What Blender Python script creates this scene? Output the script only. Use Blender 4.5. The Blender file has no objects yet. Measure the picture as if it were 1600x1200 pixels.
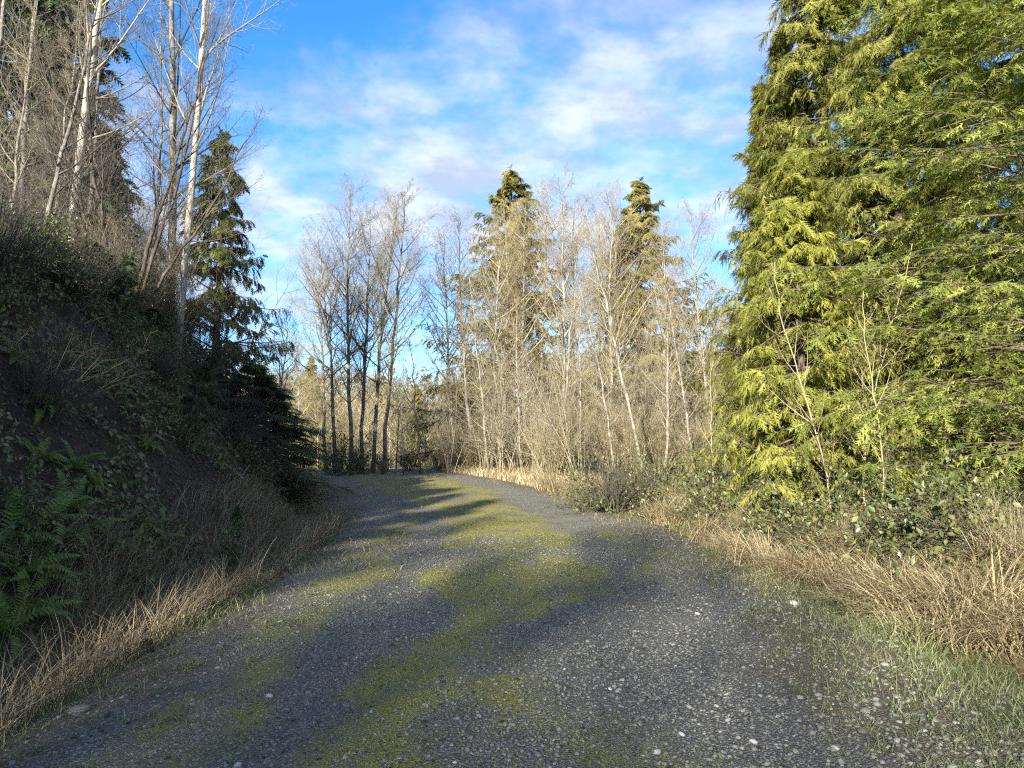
import bpy, math
import numpy as np
from mathutils import Vector, Matrix, Euler

# ------------------------------------------------------------------ camera, sky, sun, exposure
scene = bpy.context.scene
COL = scene.collection
EYE = 1.6
cam_data = bpy.data.cameras.new('camera')
cam_data.sensor_width = 36.0
cam_data.lens = 27.2
cam_data.clip_start = 0.05
cam_data.clip_end = 6000
cam = bpy.data.objects.new('camera', cam_data)
cam.location = (0, 0, EYE)
cam.rotation_euler = (math.radians(90 + 3.79), 0, 0)
COL.objects.link(cam)
scene.camera = cam

SUN_AZ = (-0.33, -0.944)
SUN_EL = math.radians(20.0)
to_sun = Vector((SUN_AZ[0] * math.cos(SUN_EL), SUN_AZ[1] * math.cos(SUN_EL), math.sin(SUN_EL))).normalized()
sun_data = bpy.data.lights.new('sun', 'SUN')
sun_data.energy = 4.2
sun_data.angle = math.radians(0.55)
sun_data.color = (1.0, 0.92, 0.79)
sun = bpy.data.objects.new('sun', sun_data)
sun.rotation_euler = to_sun.to_track_quat('Z', 'Y').to_euler()
COL.objects.link(sun)

world = bpy.data.worlds.new('World')
scene.world = world
world.use_nodes = True
wn, wl = world.node_tree.nodes, world.node_tree.links
wn.clear()
w_out = wn.new('ShaderNodeOutputWorld')
w_bg = wn.new('ShaderNodeBackground')
w_bg.inputs['Strength'].default_value = 0.15
w_sky = wn.new('ShaderNodeTexSky')
w_sky.sky_type = 'NISHITA'
w_sky.sun_disc = False
w_sky.sun_elevation = SUN_EL
w_sky.sun_rotation = math.atan2(SUN_AZ[0], SUN_AZ[1])
w_sky.air_density = 0.8
w_sky.dust_density = 0.0
w_sky.ozone_density = 4.0
w_hsv = wn.new('ShaderNodeHueSaturation')
w_hsv.inputs['Saturation'].default_value = 1.2
w_hsv.inputs['Value'].default_value = 0.48
wl.new(w_sky.outputs[0], w_hsv.inputs['Color'])
w_tc = wn.new('ShaderNodeTexCoord')
w_sep = wn.new('ShaderNodeSeparateXYZ')
wl.new(w_tc.outputs['Generated'], w_sep.inputs[0])


def wmath(op, a, b=None):
    n = wn.new('ShaderNodeMath')
    n.operation = op
    for i, v in enumerate((a, b)):
        if v is None:
            continue
        if isinstance(v, (int, float)):
            n.inputs[i].default_value = v
        else:
            wl.new(v, n.inputs[i])
    return n.outputs[0]


zc = wmath('ADD', wmath('MAXIMUM', w_sep.outputs[2], 0.0), 0.22)
w_comb = wn.new('ShaderNodeCombineXYZ')
wl.new(wmath('DIVIDE', w_sep.outputs[0], zc), w_comb.inputs[0])
wl.new(wmath('DIVIDE', w_sep.outputs[1], zc), w_comb.inputs[1])
w_map = wn.new('ShaderNodeMapping')
CLOUD_OFF = (2.2, 7.7, 0.0)
w_map.inputs['Location'].default_value = CLOUD_OFF
wl.new(w_comb.outputs[0], w_map.inputs['Vector'])


def wnoise(scale, detail, rough, dist, vec=None):
    n = wn.new('ShaderNodeTexNoise')
    n.inputs['Scale'].default_value = scale
    n.inputs['Detail'].default_value = detail
    n.inputs['Roughness'].default_value = rough
    n.inputs['Distortion'].default_value = dist
    wl.new(vec or w_map.outputs[0], n.inputs['Vector'])
    return n.outputs[0]


def wrange(v, a, b, c=0.0, d=1.0):
    n = wn.new('ShaderNodeMapRange')
    n.interpolation_type = 'SMOOTHSTEP'
    wl.new(v, n.inputs['Value'])
    for k, q in zip(('From Min', 'From Max', 'To Min', 'To Max'), (a, b, c, d)):
        n.inputs[k].default_value = q
    return n.outputs['Result']


big = wnoise(0.9, 2, 0.5, 0.0)
mid = wnoise(4.2, 7, 0.56, 0.2)
cloud = wmath('ADD', wmath('MULTIPLY', big, 0.75), wmath('MULTIPLY', mid, 0.62))
cov = wrange(cloud, 0.55, 0.84, 0.0, 0.92)
shade = wrange(wnoise(5.0, 5, 0.6, 0.0), 0.36, 0.62)
w_ccol = wn.new('ShaderNodeMix')
w_ccol.data_type = 'RGBA'
wl.new(shade, w_ccol.inputs['Factor'])
w_ccol.inputs['A'].default_value = (0.85, 0.97, 1.27, 1)
w_ccol.inputs['B'].default_value = (1.4, 1.5, 1.75, 1)
w_mix = wn.new('ShaderNodeMix')
w_mix.data_type = 'RGBA'
wl.new(cov, w_mix.inputs['Factor'])
wl.new(w_hsv.outputs[0], w_mix.inputs['A'])
wl.new(w_ccol.outputs['Result'], w_mix.inputs['B'])
wl.new(w_mix.outputs['Result'], w_bg.inputs['Color'])
wl.new(w_bg.outputs[0], w_out.inputs[0])

scene.view_settings.view_transform = 'Standard'
scene.view_settings.look = 'None'
scene.view_settings.gamma = 1.0
scene.view_settings.exposure = 2.28
scene.view_settings.use_curve_mapping = False
scene.render.engine = 'CYCLES'
scene.cycles.use_denoising = False
scene.cycles.max_bounces = 3
scene.cycles.diffuse_bounces = 2
scene.cycles.transmission_bounces = 2
scene.cycles.caustics_reflective = False
scene.cycles.caustics_refractive = False
scene.cycles.filter_width = 1.2
scene.cycles.use_adaptive_sampling = True
scene.cycles.adaptive_threshold = 0.02

RNG = np.random.default_rng(11)


# ------------------------------------------------------------------ helpers
def hash2(ix, iy, seed):
    h = (ix.astype(np.int64) * 374761393 + iy.astype(np.int64) * 668265263 + seed * 974634777) & 0x7fffffff
    h = ((h ^ (h >> 13)) * 1274126177) & 0x7fffffff
    return ((h ^ (h >> 16)) & 0xffff) / 65535.0


def vnoise(x, y, seed=0):
    x, y = np.asarray(x, float), np.asarray(y, float)
    ix, iy = np.floor(x), np.floor(y)
    fx, fy = x - ix, y - iy
    fx, fy = fx * fx * (3 - 2 * fx), fy * fy * (3 - 2 * fy)
    a, b = hash2(ix, iy, seed), hash2(ix + 1, iy, seed)
    c, d = hash2(ix, iy + 1, seed), hash2(ix + 1, iy + 1, seed)
    return (a * (1 - fx) + b * fx) * (1 - fy) + (c * (1 - fx) + d * fx) * fy


def fbm(x, y, seed=0, octaves=4):
    s, a, t = 0.0, 1.0, 0.0
    for o in range(octaves):
        s = s + a * vnoise(x * 2 ** o, y * 2 ** o, seed + o)
        t += a
        a *= 0.5
    return s / t


def sstep(a, b, v):
    t = np.clip((v - a) / (b - a), 0, 1)
    return t * t * (3 - 2 * t)


def unit(v):
    return v / np.maximum(np.linalg.norm(v, axis=-1, keepdims=True), 1e-9)


class Geo:
    """collects triangles and quads with a per-vertex random value, builds ONE mesh"""

    def __init__(self):
        self.v, self.r, self.t, self.q, self.n = [], [], [], [], 0

    def add(self, v, tris=None, quads=None, rnd=0.5):
        v = np.asarray(v, np.float32).reshape(-1, 3)
        self.v.append(v)
        self.r.append(np.broadcast_to(np.asarray(rnd, np.float32), (len(v),)))
        if tris is not None and len(tris):
            self.t.append(np.asarray(tris, np.int64) + self.n)
        if quads is not None and len(quads):
            self.q.append(np.asarray(quads, np.int64) + self.n)
        self.n += len(v)
        return self

    def mesh(self, name, mat, smooth=False):
        v = np.concatenate(self.v)
        t = np.concatenate(self.t) if self.t else np.zeros((0, 3), np.int64)
        q = np.concatenate(self.q) if self.q else np.zeros((0, 4), np.int64)
        me = bpy.data.meshes.new(name)
        me.vertices.add(len(v))
        me.vertices.foreach_set('co', np.ascontiguousarray(v, np.float32).ravel())
        loops = np.concatenate([t.ravel(), q.ravel()]).astype(np.int32)
        me.loops.add(len(loops))
        me.loops.foreach_set('vertex_index', loops)
        me.polygons.add(len(t) + len(q))
        st = np.concatenate([np.arange(len(t)) * 3, len(t) * 3 + np.arange(len(q)) * 4]).astype(np.int32)
        me.polygons.foreach_set('loop_start', st)
        me.polygons.foreach_set('use_smooth', np.full(len(st), smooth, bool))
        at = me.attributes.new('rnd', 'FLOAT', 'POINT')
        at.data.foreach_set('value', np.ascontiguousarray(np.concatenate(self.r), np.float32))
        me.materials.append(mat)
        me.update(calc_edges=True)
        return me


def link(name, data, parent=None):
    o = bpy.data.objects.new(name, data)
    COL.objects.link(o)
    o.parent = parent
    return o


def tag(o, label=None, cat=None, group=None, kind=None):
    if label:
        o['label'] = label
    if cat:
        o['category'] = cat
    if group:
        o['group'] = group
    if kind:
        o['kind'] = kind
    return o


def pose(loc, scale=1.0, yaw=0.0, lean=0.0, pitch=0.0):
    m = Matrix.Translation(Vector(loc)) @ Matrix.Rotation(lean, 4, 'Y') @ Matrix.Rotation(pitch, 4, 'X') @ Matrix.Rotation(yaw, 4, 'Z')
    if isinstance(scale, (int, float)):
        scale = (scale, scale, scale)
    return m @ Matrix.Diagonal((*scale, 1.0))


def place(name, parts, loc, label, cat, group=None, scale=1.0, yaw=0.0, lean=0.0, pitch=0.0):
    """one thing: an Empty at its base with one child per part; parts = [(part name, mesh), ...]"""
    root = link(name, None)
    root.matrix_world = pose(loc, scale, yaw, lean, pitch)
    tag(root, label, cat, group)
    for pn, me in parts:
        o = link(pn, me, root)
        if pn != 'trunk':
            o['kind'] = 'stuff'
    return root


def tubes(geo, P, R, k=3, rnd=None):
    """P (N,S,3) paths, R (N,S) radii -> open tubes"""
    P, R = np.asarray(P, float), np.asarray(R, float)
    N, S = P.shape[:2]
    T = np.empty_like(P)
    T[:, 1:-1] = P[:, 2:] - P[:, :-2]
    T[:, 0] = P[:, 1] - P[:, 0]
    T[:, -1] = P[:, -1] - P[:, -2]
    T = unit(T)
    m = unit(P[:, -1] - P[:, 0])
    ref = np.where(np.abs(m[:, 2:3]) > 0.8, np.array([[1.0, 0.13, 0]]), np.array([[0.1, 0.05, 1.0]]))
    A = unit(np.cross(T, ref[:, None, :]))
    B = np.cross(T, A)
    an = np.arange(k) / k * 2 * np.pi
    ring = (A[:, :, None, :] * np.cos(an)[None, None, :, None] + B[:, :, None, :] * np.sin(an)[None, None, :, None])
    V = P[:, :, None, :] + ring * R[:, :, None, None]
    idx = np.arange(N * S * k).reshape(N, S, k)
    a, b = idx[:, :-1, :], idx[:, 1:, :]
    Q = np.stack([a, np.roll(a, -1, 2), np.roll(b, -1, 2), b], -1).reshape(-1, 4)
    if rnd is None:
        rnd = RNG.random(N)
    rr = np.repeat(np.broadcast_to(rnd, (N,)), S * k)
    geo.add(V.reshape(-1, 3), quads=Q, rnd=rr)


def along(P, t):
    """points and tangents at parameters t (N,m) of paths P (N,S,3)"""
    N, S = P.shape[:2]
    f = np.clip(t, 0, 0.9999) * (S - 1)
    i = f.astype(int)
    w = (f - i)[..., None]
    n = np.arange(N)[:, None]
    p0, p1 = P[n, i], P[n, i + 1]
    return p0 * (1 - w) + p1 * w, unit(p1 - p0), i, w[..., 0]


def spawn(rng, P, R, m, t0, t1, length, ang, up, S, wob, rscale, rmin, planar=False, jit=0.5):
    """m child branches on every path; returns paths, radii, t"""
    N = len(P)
    base = (np.arange(m) + 0.5) / m
    t = t0 + (t1 - t0) * np.clip(base[None, :] + (rng.random((N, m)) - 0.5) * jit / m * 2, 0, 1)
    pos, tan, i, w = along(P, t)
    n = np.arange(N)[:, None]
    rad = R[n, i] * (1 - w) + R[n, i + 1] * w
    plen = np.linalg.norm(P[:, 1:] - P[:, :-1], axis=-1).sum(1)[:, None]
    L = length(t, plen) * (0.75 + 0.5 * rng.random((N, m)))
    ref = np.where(np.abs(tan[..., 2:3]) > 0.85, np.array([1.0, 0.1, 0.0]), np.array([0.0, 0.0, 1.0]))
    A = unit(np.cross(tan, ref))
    B = np.cross(A, tan)
    if planar:
        az = np.where(np.arange(m) % 2 == 0, 0.0, np.pi)[None, :] + rng.normal(0, 0.22, (N, m))
    else:
        az = (np.arange(m) * 2.39996)[None, :] + rng.random((N, 1)) * 6.28 + rng.normal(0, 0.5, (N, m))
    a = ang[0] + (ang[1] - ang[0]) * rng.random((N, m))
    d = tan * np.cos(a)[..., None] + (A * np.cos(az)[..., None] + B * np.sin(az)[..., None]) * np.sin(a)[..., None]
    M = N * m
    d, pos, L = d.reshape(M, 3), pos.reshape(M, 3), L.reshape(M)
    path = np.empty((M, S, 3))
    path[:, 0] = pos
    for s in range(1, S):
        u = up(s / (S - 1)) if callable(up) else up
        d = unit(d + np.array([0, 0, 1.0]) * u / (S - 1) + rng.normal(0, wob, (M, 3)))
        path[:, s] = path[:, s - 1] + d * (L / (S - 1))[:, None]
    rb = np.maximum(np.minimum(rad.reshape(M) * 0.8, L * rscale), rmin)
    rr = rb[:, None] * (1 - np.linspace(0, 0.8, S)[None, :])
    return path, np.maximum(rr, rmin * 0.6), t.reshape(M)


def scatter(geo, tv, tt, pos, X, Zn, scale, rnd):
    """copies of a small template: X direction, Zn approximate normal, all (N,3)"""
    X = unit(X)
    Y = unit(np.cross(Zn, X))
    Z = np.cross(X, Y)
    M = np.stack([X, Y, Z], 1)
    sc = np.asarray(scale, float)
    if sc.ndim == 1:
        sc = sc[:, None, None]
    else:
        sc = sc[:, None, :]
    V = np.einsum('nvk,nkj->nvj', tv[None] * sc, M) + pos[:, None, :]
    n, k = len(pos), len(tv)
    T = (tt[None] + (np.arange(n) * k)[:, None, None]).reshape(-1, tt.shape[1])
    rr = np.repeat(rnd, k)
    if tt.shape[1] == 3:
        geo.add(V.reshape(-1, 3), tris=T, rnd=rr)
    else:
        geo.add(V.reshape(-1, 3), quads=T, rnd=rr)


# ------------------------------------------------------------------ materials
def new_mat(name):
    m = bpy.data.materials.new(name)
    m.use_nodes = True
    m.node_tree.nodes.clear()
    return m, m.node_tree.nodes, m.node_tree.links


def ramp(nodes, links, fac, stops):
    r = nodes.new('ShaderNodeValToRGB')
    e = r.color_ramp.elements
    while len(e) < len(stops):
        e.new(0.5)
    for el, (p, c) in zip(e, stops):
        el.position = p
        el.color = (*c, 1)
    links.new(fac, r.inputs[0])
    return r.outputs[0]


def noise(nodes, links, scale, detail=4, rough=0.55, vec=None, dist=0.0):
    n = nodes.new('ShaderNodeTexNoise')
    n.inputs['Scale'].default_value = scale
    n.inputs['Detail'].default_value = detail
    n.inputs['Roughness'].default_value = rough
    n.inputs['Distortion'].default_value = dist
    if vec is not None:
        links.new(vec, n.inputs['Vector'])
    return n.outputs[0]


def mth(nodes, links, op, a, b=None, clamp=False):
    n = nodes.new('ShaderNodeMath')
    n.operation = op
    n.use_clamp = clamp
    for i, v in enumerate((a, b)):
        if v is None:
            continue
        if isinstance(v, (int, float)):
            n.inputs[i].default_value = v
        else:
            links.new(v, n.inputs[i])
    return n.outputs[0]


def mixc(nodes, links, fac, a, b):
    n = nodes.new('ShaderNodeMix')
    n.data_type = 'RGBA'
    for k, v in (('Factor', fac), ('A', a), ('B', b)):
        if isinstance(v, (int, float)):
            n.inputs[k].default_value = v
        elif isinstance(v, tuple):
            n.inputs[k].default_value = (*v, 1)
        else:
            links.new(v, n.inputs[k])
    return n.outputs['Result']


def attr(nodes, name):
    n = nodes.new('ShaderNodeAttribute')
    n.attribute_name = name
    return n.outputs['Fac']


def leaf_mat(name, stops, transl=0.3, tint=(1.15, 1.1, 0.6), rough=0.55, spec=0.3, wide=0.35):
    m, N, L = new_mat(name)
    r = attr(N, 'rnd')
    tc = N.new('ShaderNodeTexCoord')
    big = noise(N, L, 0.9, 2, vec=tc.outputs['Object'])
    f = mth(N, L, 'ADD', mth(N, L, 'MULTIPLY', r, 1 - wide), mth(N, L, 'MULTIPLY', big, wide))
    c = ramp(N, L, f, stops)
    p = N.new('ShaderNodeBsdfPrincipled')
    L.new(c, p.inputs['Base Color'])
    p.inputs['Roughness'].default_value = rough
    p.inputs['Specular IOR Level'].default_value = spec
    t = N.new('ShaderNodeBsdfTranslucent')
    mu = N.new('ShaderNodeMix')
    mu.data_type = 'RGBA'
    mu.blend_type = 'MULTIPLY'
    mu.inputs['Factor'].default_value = 1
    L.new(c, mu.inputs['A'])
    mu.inputs['B'].default_value = (*tint, 1)
    L.new(mu.outputs['Result'], t.inputs[0])
    mx = N.new('ShaderNodeMixShader')
    mx.inputs[0].default_value = transl
    L.new(p.outputs[0], mx.inputs[1])
    L.new(t.outputs[0], mx.inputs[2])
    o = N.new('ShaderNodeOutputMaterial')
    L.new(mx.outputs[0], o.inputs[0])
    return m


def bark_mat(name, dark, light, moss=None, moss_top=2.5, scale=6.0, contrast=(0.4, 0.62), bands=True):
    m, N, L = new_mat(name)
    tc = N.new('ShaderNodeTexCoord')
    mp = N.new('ShaderNodeMapping')
    mp.inputs['Scale'].default_value = (1, 1, 0.55)
    L.new(tc.outputs['Object'], mp.inputs['Vector'])
    n1 = noise(N, L, scale, 6, 0.62, mp.outputs[0])
    c = ramp(N, L, n1, [(contrast[0], dark), (contrast[1], light)])
    n2 = noise(N, L, scale * 7, 3, 0.6, mp.outputs[0])
    c = mixc(N, L, mth(N, L, 'MULTIPLY', n2, 0.4), c, tuple(x * 0.45 for x in light))
    if moss:
        sp = N.new('ShaderNodeSeparateXYZ')
        L.new(tc.outputs['Object'], sp.inputs[0])
        h = N.new('ShaderNodeMapRange')
        L.new(sp.outputs[2], h.inputs['Value'])
        h.inputs['From Min'].default_value = moss_top
        h.inputs['From Max'].default_value = 0.0
        f = mth(N, L, 'MULTIPLY', h.outputs[0], mth(N, L, 'MULTIPLY', noise(N, L, 3.0, 4, 0.6, tc.outputs['Object']), 1.7), clamp=True)
        c = mixc(N, L, f, c, moss)
    p = N.new('ShaderNodeBsdfPrincipled')
    L.new(c, p.inputs['Base Color'])
    p.inputs['Roughness'].default_value = 0.85
    p.inputs['Specular IOR Level'].default_value = 0.2
    b = N.new('ShaderNodeBump')
    b.inputs['Strength'].default_value = 0.6
    b.inputs['Distance'].default_value = 0.02
    L.new(n2, b.inputs['Height'])
    L.new(b.outputs[0], p.inputs['Normal'])
    o = N.new('ShaderNodeOutputMaterial')
    L.new(p.outputs[0], o.inputs[0])
    return m


def plain_mat(name, stops, rough=0.8, spec=0.3, nscale=20.0, var=0.4):
    m, N, L = new_mat(name)
    r = attr(N, 'rnd')
    tc = N.new('ShaderNodeTexCoord')
    n1 = noise(N, L, nscale, 4, 0.6, tc.outputs['Object'])
    f = mth(N, L, 'ADD', mth(N, L, 'MULTIPLY', r, 1 - var), mth(N, L, 'MULTIPLY', n1, var))
    c = ramp(N, L, f, stops)
    p = N.new('ShaderNodeBsdfPrincipled')
    L.new(c, p.inputs['Base Color'])
    p.inputs['Roughness'].default_value = rough
    p.inputs['Specular IOR Level'].default_value = spec
    o = N.new('ShaderNodeOutputMaterial')
    L.new(p.outputs[0], o.inputs[0])
    return m


M_CEDAR = leaf_mat('cedar_foliage', [(0.06, (0.13, 0.09, 0.035)), (0.14, (0.115, 0.128, 0.028)), (0.5, (0.195, 0.207, 0.046)), (0.85, (0.285, 0.285, 0.074))], 0.42, rough=0.65, spec=0.2, wide=0.25)
M_YCEDAR = leaf_mat('young_cedar_foliage', [(0.06, (0.14, 0.10, 0.035)), (0.14, (0.135, 0.152, 0.028)), (0.5, (0.225, 0.24, 0.045)), (0.85, (0.325, 0.32, 0.072))], 0.42, rough=0.65, spec=0.2, wide=0.25)
M_HEM = leaf_mat('hemlock_foliage', [(0.06, (0.13, 0.095, 0.04)), (0.14, (0.12, 0.16, 0.032)), (0.5, (0.205, 0.25, 0.05)), (0.85, (0.315, 0.345, 0.085))], 0.45, rough=0.65, spec=0.2, wide=0.25)
M_FIR = leaf_mat('fir_foliage', [(0.15, (0.125, 0.125, 0.042)), (0.5, (0.21, 0.20, 0.068)), (0.85, (0.30, 0.275, 0.10))], 0.45)
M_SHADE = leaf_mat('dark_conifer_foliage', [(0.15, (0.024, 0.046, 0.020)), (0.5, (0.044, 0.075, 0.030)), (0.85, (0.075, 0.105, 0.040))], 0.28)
M_MIDG = leaf_mat('olive_conifer_foliage', [(0.15, (0.06, 0.078, 0.022)), (0.5, (0.11, 0.132, 0.034)), (0.85, (0.175, 0.19, 0.05))], 0.4)
M_FERN = leaf_mat('fern_leaf', [(0.15, (0.055, 0.095, 0.018)), (0.5, (0.10, 0.155, 0.028)), (0.85, (0.16, 0.205, 0.04))], 0.32)
M_BRAM = leaf_mat('bramble_leaf', [(0.1, (0.035, 0.06, 0.020)), (0.45, (0.085, 0.11, 0.036)), (0.75, (0.145, 0.155, 0.052)), (0.92, (0.19, 0.13, 0.07))], 0.25, rough=0.4, spec=0.45)
M_DRY = leaf_mat('dry_grass_blade', [(0.1, (0.13, 0.095, 0.055)), (0.45, (0.30, 0.245, 0.14)), (0.85, (0.53, 0.465, 0.285))], 0.3, tint=(1.1, 1.0, 0.8), rough=0.6)
M_RUST = leaf_mat('rusty_grass_blade', [(0.1, (0.11, 0.08, 0.048)), (0.5, (0.215, 0.17, 0.102)), (0.85, (0.39, 0.33, 0.205))], 0.25, tint=(1.1, 1.0, 0.8), rough=0.65)
M_GREEN = leaf_mat('green_grass_blade', [(0.1, (0.065, 0.09, 0.032)), (0.5, (0.15, 0.175, 0.07)), (0.85, (0.31, 0.305, 0.175))], 0.3)
M_LEAF = plain_mat('fallen_leaf', [(0.1, (0.020, 0.014, 0.010)), (0.55, (0.052, 0.037, 0.027)), (0.88, (0.10, 0.076, 0.058)), (0.98, (0.24, 0.20, 0.165))], 0.6, 0.4)
M_MOSSTUFT = leaf_mat('moss_tuft', [(0.1, (0.12, 0.12, 0.014)), (0.5, (0.23, 0.23, 0.024)), (0.9, (0.37, 0.355, 0.042))], 0.3)
M_STONE = plain_mat('gravel_stone', [(0.05, (0.065, 0.063, 0.054)), (0.40, (0.12, 0.12, 0.10)), (0.75, (0.18, 0.178, 0.15)), (0.98, (0.28, 0.272, 0.235))], 0.75, 0.35, 30, 0.25)
M_PALE = plain_mat('pale_stone', [(0.1, (0.22, 0.21, 0.20)), (0.9, (0.46, 0.44, 0.40))], 0.7, 0.35, 15, 0.5)
M_ALDER = bark_mat('alder_bark', (0.09, 0.08, 0.063), (0.33, 0.305, 0.255), (0.07, 0.075, 0.02), 2.0)
M_BIRCH = bark_mat('pale_bark', (0.16, 0.145, 0.12), (0.50, 0.47, 0.405), (0.10, 0.085, 0.03), 2.0, 5)
M_GREYB = bark_mat('grey_bark', (0.075, 0.07, 0.062), (0.24, 0.225, 0.20), (0.06, 0.06, 0.02), 2.5)
M_MAPLE = bark_mat('mossy_maple_bark', (0.03, 0.026, 0.022), (0.105, 0.09, 0.072), (0.13, 0.09, 0.02), 1.5)
M_CONB = bark_mat('conifer_bark', (0.05, 0.038, 0.03), (0.15, 0.12, 0.095), None, 2, 8)
M_TWIG = plain_mat('pale_twig', [(0.1, (0.115, 0.10, 0.068)), (0.9, (0.30, 0.268, 0.19))], 0.8, 0.2, 3, 0.3)
M_TWIGR = plain_mat('reddish_twig', [(0.1, (0.125, 0.103, 0.058)), (0.9, (0.31, 0.268, 0.162))], 0.8, 0.2, 3, 0.3)
M_TWIGD = plain_mat('dark_twig', [(0.1, (0.034, 0.030, 0.025)), (0.9, (0.115, 0.102, 0.084))], 0.8, 0.2, 3, 0.3)
M_TWIGD2 = plain_mat('far_brown_twig', [(0.1, (0.10, 0.08, 0.05)), (0.9, (0.26, 0.21, 0.135))], 0.8, 0.2, 3, 0.3)
M_STUMP = bark_mat('charred_wood', (0.012, 0.010, 0.009), (0.07, 0.055, 0.045), None, 2, 10)


# ------------------------------------------------------------------ terrain
def xc(y):
    t = np.clip(np.asarray(y, float) - 9, 0, 38)
    return 0.1 - 0.0085 * t * t - 0.62 * np.clip(np.asarray(y, float) - 47, 0, None)


def turnout(y):
    """how much wider the track is on its inner side where it starts to bend"""
    return 1.7 * sstep(13, 24, np.asarray(y, float))


def uof(x, y):
    """offset from the centreline, measured so that the left edge of the track always lies at -2.75"""
    u = np.asarray(x, float) - xc(y)
    return np.where(u < 0, u + turnout(y) * np.clip(-u / 2.75, 0, 1), u)


def xof(u, y):
    u = np.asarray(u, float)
    k = turnout(y)
    a = np.abs(u)
    lim = 2.75 - k
    left = np.where(a < lim, a * 2.75 / lim, a + k)
    return np.where(u < 0, -left, u) + xc(y)


def height(x, y):
    x, y = np.asarray(x, float), np.asarray(y, float)
    u = uof(x, y)
    z = -0.0011 * np.clip(y - 29, 0, 45) ** 2
    e = 1 - sstep(25, 37, y)
    crest = 4.25 + 0.5 * (fbm(y * 0.13, x * 0.02, 5, 2) - 0.5) * 2
    s = np.clip((-u - 3.9) / 3.7, 0, 1)
    h = crest * (0.55 * s + 0.45 * s * s * (3 - 2 * s))
    h = h + 0.13 * np.clip(-u - 7.6, 0, 70)
    h = h + s * ((fbm(x * 0.45, y * 0.45, 9, 4) - 0.5) * 1.5 + (fbm(x * 1.1, y * 1.1, 19, 2) - 0.5) * 0.8 + (fbm(x * 2.6, y * 2.6, 17, 3) - 0.5) * 0.6)
    z = z + h * e
    near = 1 - sstep(50, 70, y)
    z = z - 0.30 * np.exp(-((u + 3.55) / 0.5) ** 2) * e
    z = z - 0.16 * np.exp(-((u - 3.5) / 0.55) ** 2) * near
    z = z + 0.25 * sstep(3.8, 6.0, u) * near * (0.4 + fbm(x * 0.5, y * 0.5, 3, 3))
    z = z - 0.09 * np.clip(u - 8, 0, 40) * near
    z = z + (fbm(x * 0.9, y * 0.9, 21, 3) - 0.5) * 0.10 * sstep(2.4, 3.4, np.abs(u))
    z = z - 1.6 * sstep(38, 70, y)
    ridge = 19 + 20 * sstep(-10, 85, x) + 10 * (fbm(x * 0.012, y * 0.01, 31, 3) - 0.5)
    z = z + sstep(95, 330, y) * ridge * (1 - 0.25 * sstep(500, 1500, y))
    return z


def road_lift(u, y):
    edge = 2.75 + 0.35 * (fbm(u * 0 + np.sign(u) * 3.7, y * 0.55, 41, 3) - 0.5) * 2
    lift = 0.03 * (1 - sstep(-0.25, 0.45, np.abs(u) - edge)) - 0.02
    rut = -0.035 * (np.exp(-((u - 0.95) / 0.35) ** 2) + np.exp(-((u + 1.15) / 0.35) ** 2))
    return lift + rut * 0.8 + (fbm(u * 1.7, y * 1.7, 51, 3) - 0.5) * 0.05


def bed(u, y):
    """the earth is dug out under the gravel"""
    return 0.16 * (1 - sstep(2.15, 2.75, np.abs(u))) * (1 - sstep(44, 47, y))


def surf(x, y):
    """top surface: road sheet where it lies above the ground"""
    u = uof(x, y)
    h = height(x, y)
    g = h - bed(u, y)
    return np.where((np.abs(u) < 3.3) & (y < 48), np.maximum(g, h + road_lift(u, y)), g)


def normal_at(x, y, e=0.08):
    dx = (height(x + e, y) - height(x - e, y)) / (2 * e)
    dy = (height(x, y + e) - height(x, y - e)) / (2 * e)
    return unit(np.stack([-dx, -dy, np.ones_like(dx)], -1))


def pt(x, y, sink=0.0):
    return (float(x), float(y), float(surf(np.array([x]), np.array([y]))[0]) - sink)


def PX(px, d):
    return (px - 800) / 1209.0 * d


def grid_mesh(name, xs, ys, zf, mat, attrs=()):
    X, Y = np.meshgrid(xs, ys)
    Xf, Yf = X.ravel(), Y.ravel()
    Z = zf(Xf, Yf)
    nx, ny = len(xs), len(ys)
    i = np.arange(nx * ny).reshape(ny, nx)
    Q = np.stack([i[:-1, :-1], i[:-1, 1:], i[1:, 1:], i[1:, :-1]], -1).reshape(-1, 4)
    g = Geo()
    g.add(np.stack([Xf, Yf, Z], -1), quads=Q, rnd=0.5)
    me = g.mesh(name, mat, True)
    for an, f in attrs:
        a = me.attributes.new(an, 'FLOAT', 'POINT')
        a.data.foreach_set('value', np.ascontiguousarray(f(Xf, Yf), np.float32))
    return me


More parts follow.
